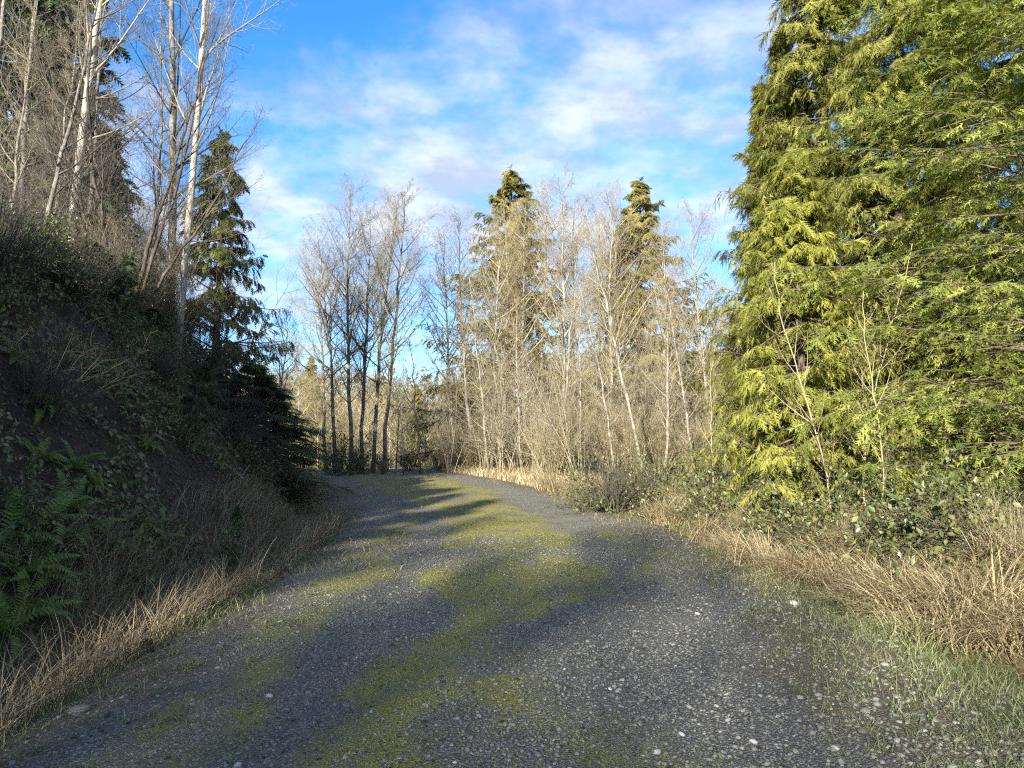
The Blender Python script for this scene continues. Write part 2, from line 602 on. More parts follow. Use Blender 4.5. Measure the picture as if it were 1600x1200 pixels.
def ground_mat():
    m, N, L = new_mat('forest_floor')
    tc = N.new('ShaderNodeTexCoord')
    ob = tc.outputs['Object']
    fine = noise(N, L, 22, 6, 0.7, ob)
    med = noise(N, L, 3.0, 5, 0.6, ob)
    litter = ramp(N, L, fine, [(0.30, (0.012, 0.009, 0.007)), (0.52, (0.035, 0.025, 0.018)), (0.72, (0.085, 0.063, 0.047))])
    mossy = ramp(N, L, fine, [(0.3, (0.018, 0.026, 0.008)), (0.7, (0.075, 0.085, 0.02))])
    litter = mixc(N, L, mth(N, L, 'MULTIPLY', ramp(N, L, med, [(0.5, (0, 0, 0)), (0.66, (1, 1, 1))]), 0.7), litter, mossy)
    grass = ramp(N, L, fine, [(0.3, (0.05, 0.042, 0.02)), (0.5, (0.13, 0.10, 0.05)), (0.7, (0.25, 0.20, 0.11))])
    green = ramp(N, L, fine, [(0.3, (0.03, 0.04, 0.012)), (0.7, (0.12, 0.14, 0.045))])
    grass = mixc(N, L, ramp(N, L, med, [(0.42, (0, 0, 0)), (0.6, (1, 1, 1))]), grass, green)
    far = ramp(N, L, noise(N, L, 0.08, 6, 0.7, ob), [(0.35, (0.05, 0.055, 0.022)), (0.55, (0.13, 0.10, 0.06)), (0.7, (0.20, 0.16, 0.09))])
    c = mixc(N, L, attr(N, 'bank'), grass, litter)
    c = mixc(N, L, attr(N, 'far'), c, far)
    p = N.new('ShaderNodeBsdfPrincipled')
    L.new(c, p.inputs['Base Color'])
    p.inputs['Roughness'].default_value = 0.9
    p.inputs['Specular IOR Level'].default_value = 0.2
    b = N.new('ShaderNodeBump')
    b.inputs['Strength'].default_value = 0.9
    b.inputs['Distance'].default_value = 0.05
    L.new(fine, b.inputs['Height'])
    L.new(b.outputs[0], p.inputs['Normal'])
    o = N.new('ShaderNodeOutputMaterial')
    L.new(p.outputs[0], o.inputs[0])
    return m


def moss_w(x, y):
    """where moss grows on the road: the crown between the wheel tracks and an old strip on the left"""
    u = uof(x, y)
    n = fbm(x * 0.9, y * 0.55, 61, 4) - 0.5
    n2 = fbm(x * 3.0, y * 2.2, 67, 3) - 0.5
    c0 = np.where(y < 5.5, -0.75, np.interp(y, [5.5, 7.5, 10, 16, 26], [-0.65, -0.2, 0.05, -0.1, -0.2]))
    wdt = np.interp(y, [3, 4.5, 5.8, 6.6, 7.2, 8.2, 11, 16, 25], [1.05, 1.1, 0.8, 0.2, 0.55, 1.35, 1.4, 1.3, 1.6])
    m = 1 - sstep(wdt * 0.25, wdt * 1.45 + 0.2, np.abs(u - c0) + n * 1.9)
    left = (1 - sstep(0.18, 0.5, np.abs(u + 1.85 - 0.25 * (fbm(y * 0.4, y * 0, 71, 2) - 0.5)) + n * 0.5)) * sstep(3.2, 4.2, y) * (1 - sstep(13, 17, y))
    lump = sstep(0.04, 0.32, n) * (1 - sstep(1.5, 2.4, np.abs(u)))
    rut = 1 - 0.75 * np.exp(-((u - 1.15) / 0.3) ** 2) - 0.7 * np.exp(-((u + 1.3) / 0.22) ** 2)
    patch = 0.5 + 0.75 * sstep(0.36, 0.60, fbm(x * 1.3, y * 1.0, 163, 3))
    w = np.clip(np.maximum.reduce([m * rut * patch, left * 0.6, lump * 0.3]) * (0.72 + 0.75 * sstep(0.3, 0.7, n2 + 0.5)) - 0.05, 0, 1)
    return w


def road_mat():
    m, N, L = new_mat('mossy_gravel')
    tc = N.new('ShaderNodeTexCoord')
    ob = tc.outputs['Object']
    vo = N.new('ShaderNodeTexVoronoi')
    vo.inputs['Scale'].default_value = 62
    vo.inputs['Randomness'].default_value = 1.0
    L.new(ob, vo.inputs['Vector'])
    wn_ = N.new('ShaderNodeTexWhiteNoise')
    L.new(vo.outputs['Color'], wn_.inputs['Vector'])
    stone = ramp(N, L, wn_.outputs['Value'], [(0.0, (0.066, 0.067, 0.055)), (0.55, (0.152, 0.153, 0.126)), (0.85, (0.235, 0.235, 0.195)), (0.99, (0.38, 0.37, 0.315))])
    gap = ramp(N, L, vo.outputs['Distance'], [(0.30, (0, 0, 0)), (0.62, (1, 1, 1))])
    stone = mixc(N, L, mth(N, L, 'MULTIPLY', gap, 0.7), stone, (0.04, 0.037, 0.033))
    lit = noise(N, L, 1.3, 6, 0.65, ob)
    fine = noise(N, L, 60, 5, 0.7, ob)
    dirt = ramp(N, L, fine, [(0.3, (0.09, 0.083, 0.07)), (0.7, (0.24, 0.215, 0.175))])
    stone = mixc(N, L, mth(N, L, 'MULTIPLY', ramp(N, L, lit, [(0.36, (0, 0, 0)), (0.8, (1, 1, 1))]), 0.45), stone, dirt)
    moss = ramp(N, L, fine, [(0.28, (0.085, 0.080, 0.022)), (0.5, (0.19, 0.18, 0.032)), (0.72, (0.33, 0.31, 0.052))])
    brk = noise(N, L, 26, 8, 0.8, ob)
    f = mth(N, L, 'ADD', attr(N, 'moss'), mth(N, L, 'MULTIPLY', mth(N, L, 'SUBTRACT', brk, 0.5), 2.6))
    f = ramp(N, L, f, [(0.25, (0, 0, 0)), (1.0, (1, 1, 1))])
    c = mixc(N, L, mth(N, L, 'MULTIPLY', f, 0.85), stone, moss)
    df = attr(N, 'debris')
    deb = ramp(N, L, noise(N, L, 45, 5, 0.75, ob), [(0.35, (0.03, 0.024, 0.017)), (0.55, (0.12, 0.09, 0.055)), (0.7, (0.26, 0.21, 0.13))])
    g = mth(N, L, 'ADD', df, mth(N, L, 'MULTIPLY', mth(N, L, 'SUBTRACT', brk, 0.5), 2.2))
    c = mixc(N, L, mth(N, L, 'MULTIPLY', ramp(N, L, g, [(0.4, (0, 0, 0)), (0.65, (1, 1, 1))]), 0.8), c, deb)
    p = N.new('ShaderNodeBsdfPrincipled')
    L.new(c, p.inputs['Base Color'])
    p.inputs['Roughness'].default_value = 0.8
    p.inputs['Specular IOR Level'].default_value = 0.3
    b = N.new('ShaderNodeBump')
    b.inputs['Strength'].default_value = 1.0
    b.inputs['Distance'].default_value = 0.012
    h = mth(N, L, 'SUBTRACT', mth(N, L, 'MULTIPLY', fine, 0.5), vo.outputs['Distance'])
    L.new(h, b.inputs['Height'])
    L.new(b.outputs[0], p.inputs['Normal'])
    o = N.new('ShaderNodeOutputMaterial')
    L.new(p.outputs[0], o.inputs[0])
    return m


def spaced(segs):
    out = [segs[0][0]]
    for a, b, d in segs:
        n = max(1, int(round((b - a) / d)))
        out += list(a + (b - a) * (np.arange(n) + 1) / n)
    return np.array(out)


gx = spaced([(-2500, -300, 220), (-300, -60, 12), (-60, -22, 1.2), (-22, -10, 0.3), (-10, 7, 0.2), (7, 20, 0.5), (20, 60, 2), (60, 300, 10), (300, 2500, 220)])
gy = spaced([(-300, -40, 20), (-40, -4, 1.0), (-4, 3, 0.4), (3, 26, 0.2), (26, 46, 0.35), (46, 100, 2), (100, 400, 8), (400, 3500, 150)])
ground = link('ground', grid_mesh('ground', gx, gy, lambda x, y: height(x, y) - bed(uof(x, y), y), ground_mat(), (
    ('bank', lambda x, y: sstep(3.6, 4.6, -(uof(x, y))) * (1 - sstep(26, 36, y))),
    ('far', lambda x, y: sstep(60, 100, y)))))
tag(ground, 'ground of leaf litter and grass rising into the shaded bank', kind='structure')


def road_mesh():
    us = np.linspace(-3.3, 3.3, 89)
    ys = spaced([(-6, 3, 0.3), (3, 12, 0.06), (12, 24, 0.12), (24, 48, 0.3)])
    U, Y = np.meshgrid(us, ys)
    U, Y = U.ravel(), Y.ravel()
    X = xof(U, Y)
    Z = height(X, Y) + road_lift(U, Y)
    nx, ny = len(us), len(ys)
    i = np.arange(nx * ny).reshape(ny, nx)
    Q = np.stack([i[:-1, :-1], i[:-1, 1:], i[1:, 1:], i[1:, :-1]], -1).reshape(-1, 4)
    g = Geo()
    g.add(np.stack([X, Y, Z], -1), quads=Q)
    me = g.mesh('road', road_mat(), True)
    for an, val in (('moss', moss_w(X, Y)),
                    ('debris', sstep(1.7, 2.9, np.abs(U) + 0.55 * (U > 0) * (1 - sstep(5, 10, Y)) + (fbm(X, Y, 77, 3) - 0.5) * 1.2) * 0.85 + 0.7 * sstep(11, 20, Y) * fbm(X * .6, Y * .3, 79, 3))):
        a = me.attributes.new(an, 'FLOAT', 'POINT')
        a.data.foreach_set('value', np.ascontiguousarray(val, np.float32))
    return me


tag(link('road', road_mesh()), 'mossy grey gravel track curving away to the left', kind='structure')


# ------------------------------------------------------------------ plant generators
def spray_template(pairs, plen, pw, curl, ang=0.8, taper=0.75, jit=0.0, seed=0):
    v, t = [], []
    rj = np.random.default_rng(seed)
    v += [(0, -0.012, 0), (0, 0.012, 0), (1, 0, -curl)]
    t += [(0, 2, 1)]
    for i in range(pairs):
        f = (i + 0.35) / pairs
        x = 0.06 + 0.9 * f
        L = plen * (math.sin(min(1, f * 1.7 + 0.35) * math.pi * 0.5)) * (1 - taper * f)
        for s in (-1, 1):
            k = len(v)
            a2 = ang + rj.normal(0, jit)
            ca, sa = math.cos(a2), math.sin(a2) * s
            L = plen * (math.sin(min(1, f * 1.7 + 0.35) * math.pi * 0.5)) * (1 - taper * f) * (1 + rj.normal(0, jit * 1.2))
            x = 0.06 + 0.9 * f + rj.normal(0, jit * 0.12)
            z = -curl * x * x
            v += [(x - pw / 2, 0, z), (x + pw / 2, 0, z), (x + L * ca, L * sa, z - curl * 0.5 * L)]
            t += [(k, k + 1, k + 2) if s > 0 else (k, k + 2, k + 1)]
    return np.array(v), np.array(t)


SPRAY_CEDAR = spray_template(7, 0.60, 0.105, 0.18, 0.58, 0.7, 0.16, 5)
SPRAY_HEM = spray_template(6, 0.52, 0.115, 0.20, 0.66, 0.6, 0.16, 3)
SPRAY_COARSE = spray_template(4, 0.55, 0.24, 0.2, 0.8)


def put_sprays(geo, rng, P, m, t0, t1, size, tmpl, down=0.3, side=0.7, jitter=0.3, flat=0.4, radial=0.0):
    N = len(P)
    t = t0 + (t1 - t0) * (np.arange(m)[None, :] + rng.random((N, m))) / m
    pos, tan, _, _ = along(P, t)
    A = unit(np.cross(tan, np.array([0, 0, 1.0])))
    sgn = np.where(np.arange(m) % 2 == 0, 1.0, -1.0)[None, :, None]
    last = (np.arange(m) == m - 1)[None, :, None]
    d = tan + A * sgn * side * np.where(last, 0.15, 1) + np.array([0, 0, -1.0]) * down + rng.normal(0, jitter, (N, m, 3))
    nrm = np.array([0, 0, 1.0]) + rng.normal(0, flat, (N, m, 3))
    if radial:
        out = pos * np.array([1, 1, 0.0])
        nrm = nrm * 0.5 + unit(out) * radial
    n = N * m
    sz = size * (0.65 + 0.7 * rng.random(n))
    scatter(geo, tmpl[0], tmpl[1], pos.reshape(n, 3), d.reshape(n, 3), nrm.reshape(n, 3), sz, rng.random(n))


def conifer(seed, H, radius, nb, nsub, nspray, size, tmpl, mat_leaf, kind='cedar', t0=0.05, r0=0.16, bare=0.0, power=0.8, subl=0.42):
    rng = np.random.default_rng(seed)
    S = 16
    tt = np.linspace(0, 1, S)
    trunk = np.stack([0.10 * np.sin(tt * 5 + seed) * tt, 0.10 * np.cos(tt * 4 + seed) * tt, tt * H], -1)[None]
    tr = (r0 * (1 - tt) ** 0.9 + 0.012)[None]
    gt = Geo()
    tubes(gt, trunk, tr, 8)
    lenf = lambda t, pl: radius * np.clip((1 - t) ** power, 0.04, 1) * (0.9 + 0.15 * rng.random(t.shape)) * np.clip(0.55 + t * 5, 0, 1)
    if kind == 'cedar':
        B, BR, bt = spawn(rng, trunk, tr, nb, t0, 0.99, lenf, (0.95, 1.9), lambda s: -0.7 + 1.1 * s, 7, 0.09, 0.014, 0.004, jit=1)
        C, CR, _ = spawn(rng, B, BR, nsub, 0.12 + bare, 1.0, lambda t, pl: pl * subl * (1.12 - 0.75 * t), (0.6, 1.05), -0.55, 3, 0.10, 0.012, 0.0025, planar=True)
        gl = Geo()
        put_sprays(gl, rng, C, nspray, 0.1, 1.0, size, tmpl, down=1.0, side=0.5, jitter=0.30, flat=0.7, radial=1.0)
        put_sprays(gl, rng, B, nspray * 2, 0.45, 1.0, size, tmpl, down=0.9, side=0.6, radial=1.0)
        put_sprays(gl, rng, trunk, 40, 0.88, 1.0, size * 0.7, tmpl, down=0.2, side=0.9, jitter=0.5)
    else:
        B, BR, bt = spawn(rng, trunk, tr, nb, t0, 0.99, lenf, (1.2, 1.6), lambda s: 0.25 - 0.95 * s, 8, 0.05, 0.0048, 0.004, jit=1)
        C, CR, _ = spawn(rng, B, BR, nsub, 0.10 + bare, 1.0, lambda t, pl: pl * subl * (1.1 - 0.8 * t), (0.7, 1.1), -0.28, 3, 0.07, 0.011, 0.002, planar=True)
        gl = Geo()
        put_sprays(gl, rng, C, nspray, 0.0, 1.0, size, tmpl, down=0.35, side=0.65, jitter=0.3, flat=0.5)
        put_sprays(gl, rng, B, nspray * 3, 0.1, 1.0, size, tmpl, down=0.1, side=0.8, jitter=0.4, flat=0.5)
        put_sprays(gl, rng, trunk, 40, 0.88, 1.0, size * 0.7, tmpl, down=0.2, side=0.9, jitter=0.5)
    gb = Geo()
    tubes(gb, B, BR, 4)
    tubes(gb, C, CR, 3)
    return [('trunk', gt.mesh('conifer_trunk', M_CONB, True)), ('limbs', gb.mesh('conifer_limbs', M_CONB, True)), ('crown', gl.mesh('conifer_crown', mat_leaf))]


def bare_tree(seed, H, r0, nb, spread, t0, m_trunk, m_twig, ang=(0.65, 1.05), up=0.7, n2=8, n3=6, n4=3, wob=0.05, sway=0.25, fine=1.0):
    rng = np.random.default_rng(seed)
    S = 18
    tt = np.linspace(0, 1, S)
    wx = np.cumsum(rng.normal(0, 1, S)) * sway / S
    wy = np.cumsum(rng.normal(0, 1, S)) * sway / S
    trunk = np.stack([wx + sway * 0.5 * np.sin(tt * 3 + seed), wy, tt * H], -1)[None]
    trunk[:, :, :2] -= trunk[:, :1, :2]
    tr = (r0 * (1 - tt) ** 0.85 + 0.006)[None]
    tr[0, 0] *= 1.25
    gt = Geo()
    tubes(gt, trunk, tr, 9)
    L1 = lambda t, pl: spread * (np.clip(1 - t, 0.02, 1) ** 0.55) * np.clip(0.35 + (t - t0) * 3, 0, 1)
    B, BR, _ = spawn(rng, trunk, tr, nb, t0, 0.985, L1, ang, up, 7, wob, 0.012, 0.004, jit=1)
    C, CR, _ = spawn(rng, B, BR, n2, 0.15, 1.0, lambda t, pl: pl * 0.42 * (1.15 - 0.7 * t), (0.5, 0.95), 0.35, 5, 0.09, 0.010, 0.003 * fine)
    D, DR, _ = spawn(rng, C, CR, n3, 0.1, 1.0, lambda t, pl: pl * 0.45 * (1.1 - 0.5 * t), (0.5, 1.0), 0.2, 3, 0.10, 0.010, 0.0026 * fine)
    gb = Geo()
    tubes(gb, B, BR, 4)
    gc = Geo()
    tubes(gc, C, CR, 3)
    tubes(gc, D, DR, 3)
    if n4:
        E, ER, _ = spawn(rng, D, DR, n4, 0.2, 1.0, lambda t, pl: pl * 0.5, (0.5, 1.0), 0.1, 2, 0.1, 0.01, 0.0022 * fine)
        tubes(gc, E, ER, 3)
    return [('trunk', gt.mesh('bare_trunk', m_trunk, True)), ('limbs', gb.mesh('bare_limbs', m_twig, True)), ('crown', gc.mesh('bare_crown', m_twig, True))]


def bare_bush(seed, H, stems, spread, m_twig, n2=9, n3=4, arch=-0.1, r=0.012, m_leaf=None, leaves=0):
    rng = np.random.default_rng(seed)
    az = rng.random(stems) * 6.28
    ln = np.tan(rng.random(stems) * spread)
    d = unit(np.stack([np.cos(az) * ln, np.sin(az) * ln, np.ones(stems)], -1))
    L = H * (0.55 + 0.6 * rng.random(stems))
    S = 7
    P = np.empty((stems, S, 3))
    P[:, 0] = np.stack([np.cos(az), np.sin(az), az * 0], -1) * (rng.random(stems) * 0.35)[:, None]
    for s in range(1, S):
        d = unit(d + np.array([0, 0, 1]) * arch / S + rng.normal(0, 0.07, (stems, 3)))
        P[:, s] = P[:, s - 1] + d * (L / (S - 1))[:, None]
    R = (r * L / H)[:, None] * (1 - 0.8 * np.linspace(0, 1, S))[None]
    g = Geo()
    tubes(g, P, R, 4)
    g2 = Geo()
    C, CR, _ = spawn(rng, P, R, n2, 0.15, 1.0, lambda t, pl: pl * 0.34 * (1.1 - 0.6 * t), (0.5, 1.0), 0.25, 4, 0.10, 0.009, 0.003)
    tubes(g2, C, CR, 3)
    parts = [('stems', g.mesh('bush_stems', m_twig, True))]
    if n3:
        D, DR, _ = spawn(rng, C, CR, n3, 0.15, 1.0, lambda t, pl: pl * 0.45, (0.5, 1.0), 0.1, 2, 0.1, 0.01, 0.0024)
        tubes(g2, D, DR, 3)
    parts.append(('twigs', g2.mesh('bush_twigs', m_twig, True)))
    if leaves:
        gl = Geo()
        lv = np.array([(0, 0, 0), (0.45, 0.30, 0.05), (1, 0, -0.08), (0.45, -0.30, 0.05), (0.5, 0, -0.03)])
        lt = np.array([(0, 4, 1), (1, 4, 2), (2, 4, 3), (3, 4, 0)])
        src = C
        m = max(1, leaves // len(src))
        t = rng.random((len(src), m))
        pos, tan, _, _ = along(src, t)
        n = len(src) * m
        dd = tan.reshape(n, 3) + rng.normal(0, 0.8, (n, 3))
        scatter(gl, lv, lt, pos.reshape(n, 3), dd, np.array([0, 0, 1]) + rng.normal(0, 0.5, (n, 3)), 0.045 + 0.05 * rng.random(n), rng.random(n))
        parts.append(('leaves', gl.mesh('bush_leaves', m_leaf)))
    return parts


def frond_mesh(seed, L=0.75, pairs=22, arch=1.0):
    rng = np.random.default_rng(seed)
    g = Geo()
    s = np.linspace(0, 1, 9)
    path = np.stack([L * (s - 0.18 * arch * s ** 3), 0 * s, L * (0.85 * s - 0.85 * arch * s ** 2)], -1)
    tubes(g, path[None], (0.004 * (1 - 0.8 * s))[None], 3, rnd=np.array([0.3]))
    for i in range(pairs):
        f = (i + 0.8) / (pairs + 0.5)
        p, tn, _, _ = along(path[None], np.array([[f]]))
        p, tn = p[0, 0], tn[0, 0]
        w = L * 0.14 * math.sin(math.pi * min(1, 0.22 + f * 0.86)) ** 0.8 * (1.05 - 0.4 * f)
        up = np.cross(tn, [0, 1, 0])
        up = up / np.linalg.norm(up)
        up = up if up[2] > 0 else -up
        for sd in (-1, 1):
            d = np.array([0, sd, 0]) * 0.94 + tn * 0.34
            hw = L * 0.017
            tip = p + d * w - up * w * 0.15 + rng.normal(0, 0.004, 3)
            midp = p + d * w * 0.55 + up * w * 0.05
            v = [p - tn * hw, p + tn * hw, midp + tn * hw * 0.9, midp - tn * hw * 0.9, tip]
            f4 = [(0, 1, 2), (0, 2, 3), (3, 2, 4)]
            if sd < 0:
                f4 = [(a, c, b) for a, b, c in f4]
            g.add(v, tris=f4, rnd=rng.random())
    return g.mesh('fern_frond', M_FERN)


FRONDS = [frond_mesh(1, 0.75, 22, 1.0), frond_mesh(2, 0.75, 20, 0.75), frond_mesh(3, 0.75, 22, 1.25)]


def fern(loc, scale, label, n=14, seed=0, nrm=(0, 0, 1)):
    rng = np.random.default_rng(seed)
    root = link('fern', None)
    q = Vector(nrm).lerp(Vector((0, 0, 1)), 0.45).to_track_quat('Z', 'Y').to_matrix().to_4x4()
    root.matrix_world = Matrix.Translation(Vector(loc)) @ q @ Matrix.Diagonal((scale, scale, scale, 1))
    tag(root, label, 'fern', 'sword ferns on the shaded bank')
    for i in range(n):
        f = link('frond', FRONDS[i % 3], root)
        f.rotation_euler = (rng.normal(0, 0.25), -rng.random() * 0.75 + 0.25, i * 6.283 / n + rng.normal(0, 0.25))
        k = 0.7 + 0.5 * rng.random()
        f.scale = (k, k, k)
    return root


def blades(name, x, y, h, w, lean_az, lean, mat, label, rng, droop=0.45, cat='grass', seg=(0.0, 0.42, 0.78, 1.0), zoff=-0.01):
    n = len(x)
    z = surf(x, y) + zoff
    la = np.stack([np.cos(lean_az), np.sin(lean_az), 0 * x], -1)
    tw = lean_az + np.pi / 2 + rng.normal(0, 0.7, n)
    sd = np.stack([np.cos(tw), np.sin(tw), 0 * x], -1)
    base = np.stack([x, y, z], -1)
    vs = []
    prof = (0.8, 1.0, 0.65)
    for i, s in enumerate(seg):
        hor = la * (h * lean * (0.25 * s + 0.75 * s * s))[:, None]
        ver = np.array([0, 0, 1.0]) * (h * (s - droop * lean * s * s))[:, None]
        c = base + hor + ver
        if i < 3:
            vs += [c - sd * (w * prof[i] / 2)[:, None], c + sd * (w * prof[i] / 2)[:, None]]
        else:
            vs += [c]
    V = np.stack(vs, 1)
    T = np.array([(0, 1, 3), (0, 3, 2), (2, 3, 5), (2, 5, 4), (4, 5, 6)])
    TT = (T[None] + (np.arange(n) * 7)[:, None, None]).reshape(-1, 3)
    g = Geo()
    g.add(V.reshape(-1, 3), tris=TT, rnd=np.repeat(rng.random(n), 7))
    return tag(link(name, g.mesh(name, mat)), label, cat, kind='stuff')


# ------------------------------------------------------------------ tree stock
CEDAR_A = conifer(101, 14.5, 2.9, 270, 11, 6, 0.28, SPRAY_CEDAR, M_CEDAR, 'cedar', 0.03, 0.20, power=0.65)
CEDAR_B = conifer(102, 14.0, 2.4, 180, 10, 6, 0.29, SPRAY_CEDAR, M_CEDAR, 'cedar', 0.04, 0.17)
CEDAR_Y = conifer(103, 6.8, 2.1, 175, 10, 6, 0.21, SPRAY_CEDAR, M_YCEDAR, 'cedar', 0.09, 0.075, power=0.7)
HEMLOCK = conifer(104, 12.5, 4.7, 115, 18, 13, 0.20, SPRAY_HEM, M_HEM, 'hemlock', 0.04, 0.2, subl=0.40, power=0.5)
FIR = [conifer(105, 15.5, 4.0, 170, 11, 5, 0.28, SPRAY_COARSE, M_FIR, 'cedar', 0.04, 0.16, power=0.72),
       conifer(119, 14.0, 4.3, 180, 11, 5, 0.28, SPRAY_COARSE, M_FIR, 'cedar', 0.03, 0.16, power=0.85)]
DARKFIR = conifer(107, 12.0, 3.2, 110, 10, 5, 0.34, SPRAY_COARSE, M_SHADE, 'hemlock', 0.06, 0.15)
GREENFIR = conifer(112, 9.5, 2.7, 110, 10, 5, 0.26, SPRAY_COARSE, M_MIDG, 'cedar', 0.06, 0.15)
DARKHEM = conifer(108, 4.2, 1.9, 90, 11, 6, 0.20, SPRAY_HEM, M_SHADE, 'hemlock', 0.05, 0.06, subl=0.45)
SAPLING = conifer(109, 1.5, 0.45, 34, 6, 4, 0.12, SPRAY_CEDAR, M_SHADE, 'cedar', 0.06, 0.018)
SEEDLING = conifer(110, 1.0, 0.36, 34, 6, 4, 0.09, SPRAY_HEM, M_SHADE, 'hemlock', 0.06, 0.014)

ALDER = [bare_tree(201 + i, 13.0, 0.095, 40, 4.5, 0.22, M_ALDER, M_TWIGR, sway=0.6, ang=(0.6, 1.15), up=0.55, n2=9, n3=7, n4=3, fine=1.3) for i in range(3)]
THIN = [bare_tree(211 + i, 9.0, 0.055, 28, 2.1, 0.15, M_ALDER, M_TWIG, n2=8, n3=6, n4=3, sway=0.55, fine=1.1) for i in range(2)]
BIGALDER = [bare_tree(221, 17.0, 0.15, 34, 4.4, 0.15, M_BIRCH, M_TWIG, ang=(0.7, 1.2), up=0.45, sway=0.5, n2=9, n3=6, n4=3),
            bare_tree(222, 17.0, 0.16, 34, 4.2, 0.12, M_GREYB, M_TWIGD, ang=(0.8, 1.3), up=0.3, sway=0.4, n2=9, n3=6, n4=3)]
STEM = [bare_tree(231 + i, 7.5, 0.06, 20, 2.4, 0.2, M_MAPLE, M_TWIGD, n2=7, n3=5, n4=3, sway=0.9, ang=(0.6, 1.1), up=0.8) for i in range(2)]
DARKBARE = [bare_tree(241 + i, 12.0, 0.075, 32, 3.0, 0.1, M_GREYB, M_TWIGD, n2=8, n3=6, n4=3, sway=0.6, ang=(0.7, 1.25), up=0.5) for i in range(2)]
SAPBARE = [bare_tree(251 + i, 5.0, 0.011, 16, 1.3, 0.12, M_TWIGR, M_TWIGR, n2=6, n3=4, n4=0, sway=0.5, ang=(0.5, 0.9), up=0.5) for i in range(2)]
BUSH = [bare_bush(301, 2.3, 40, 0.45, M_TWIGR, 9, 4), bare_bush(302, 4.6, 9, 0.5, M_TWIG, 13, 6, r=0.016)]
TALLD = bare_bush(304, 5.0, 12, 0.35, M_TWIGD, 13, 6, r=0.016)
BUSHD = bare_bush(303, 1.7, 46, 0.7, M_TWIGD, 9, 3, arch=-0.5)
BRAMBLE = [bare_bush(311, 1.25, 42, 1.05, M_TWIGD, 9, 0, arch=-1.5, r=0.007, m_leaf=M_BRAM, leaves=2600),
           bare_bush(312, 1.05, 36, 1.15, M_TWIGD, 8, 0, arch=-1.8, r=0.006, m_leaf=M_BRAM, leaves=1700)]

R = math.radians

# ------------------------------------------------------------------ right side: cedars and hemlock
place('cedar_tree', CEDAR_Y, pt(PX(1255, 13.5), 13.5, 0.1), 'young yellow-green cedar with a slim pale trunk, in front of the tall cedars', 'tree', scale=1.0, yaw=0.4)
place('cedar_tree', CEDAR_B, pt(PX(1205, 19.5), 19.5, 0.1), 'shortest tall cedar, its pointed top against the blue sky', 'tree', scale=(0.9, 0.9, 0.77), yaw=1.9)
place('cedar_tree', CEDAR_A, pt(PX(1300, 18.0), 18.0, 0.1), 'tall olive-green cedar rising directly behind the young yellow-green cedar', 'tree', scale=1.05, yaw=0.2)
place('cedar_tree', CEDAR_B, pt(PX(1232, 18.6), 18.6, 0.1), 'narrow cedar with a pointed top between the shortest and the tall olive one', 'tree', scale=(0.75, 0.75, 0.84), yaw=5.0)
place('cedar_tree', CEDAR_A, pt(PX(1420, 16.0), 16.0, 0.1), 'tall dense cedar between the young cedar and the sweeping hemlock', 'tree', scale=1.02, yaw=2.6)
place('cedar_tree', CEDAR_B, pt(PX(1520, 19.0), 19.0, 0.1), 'cedar mostly hidden behind the sweeping hemlock boughs', 'tree', scale=1.2, yaw=4.1)
place('cedar_tree', CEDAR_B, pt(PX(1650, 17.0), 17.0, 0.1), 'cedar at the frame edge behind the hemlock, seen through its boughs', 'tree', scale=1.1, yaw=2.7)
place('hemlock_tree', HEMLOCK, pt(PX(1690, 11.8), 11.8, 0.1), 'large hemlock with sweeping bright green boughs beside the dry grass', 'tree', scale=1.0, yaw=0.9)

# ------------------------------------------------------------------ centre: alders and firs past the bend
A = lambda px, d, top, tmpl_h: ((1.6 + (680 - top) / 1209 * d) + 0.4) / tmpl_h
grp = 'alder clump at the road bend'
for px, d, top, k, lean, lab in (
        (551, 33.0, 285, 0, -0.5, 'tallest dark alder trunk of the clump at the road bend'),
        (584, 33.5, 315, 1, 3.2, 'alder of the road-bend clump leaning slightly, between the tallest and the forked one'),
        (600, 32.6, 300, 2, 3.0, 'thick alder on the side of the road-bend clump nearest the mossy post-like trunk'),
        (526, 34.0, 345, 1, -3.5, 'slender alder of the road-bend clump leaning towards the shaded bank'),
        (512, 35.0, 380, 0, -5.5, 'outermost thin alder of the road-bend clump, beside the dark hemlock'),
        (566, 34.6, 330, 2, 0.5, 'thin alder at the back of the road-bend clump')):
    place('alder_tree', ALDER[k], pt(PX(px, d), d, 0.1), lab, 'tree', grp, scale=A(px, d, top, 13.0), yaw=px * 0.37, lean=R(lean))
place('alder_tree', THIN[0], pt(PX(632, 31.5), 31.5, 0.05), 'very thin straight pale trunk standing alone beside the alder clump', 'tree', scale=(0.5, 0.5, 0.62), yaw=1.0)
place('alder_tree', STEM[0], pt(PX(659, 33.0), 33.0, 0.05), 'short dark mossy trunk between the alder clump and the fir thicket', 'tree', scale=(1.0, 1.0, 0.8), yaw=2.2)

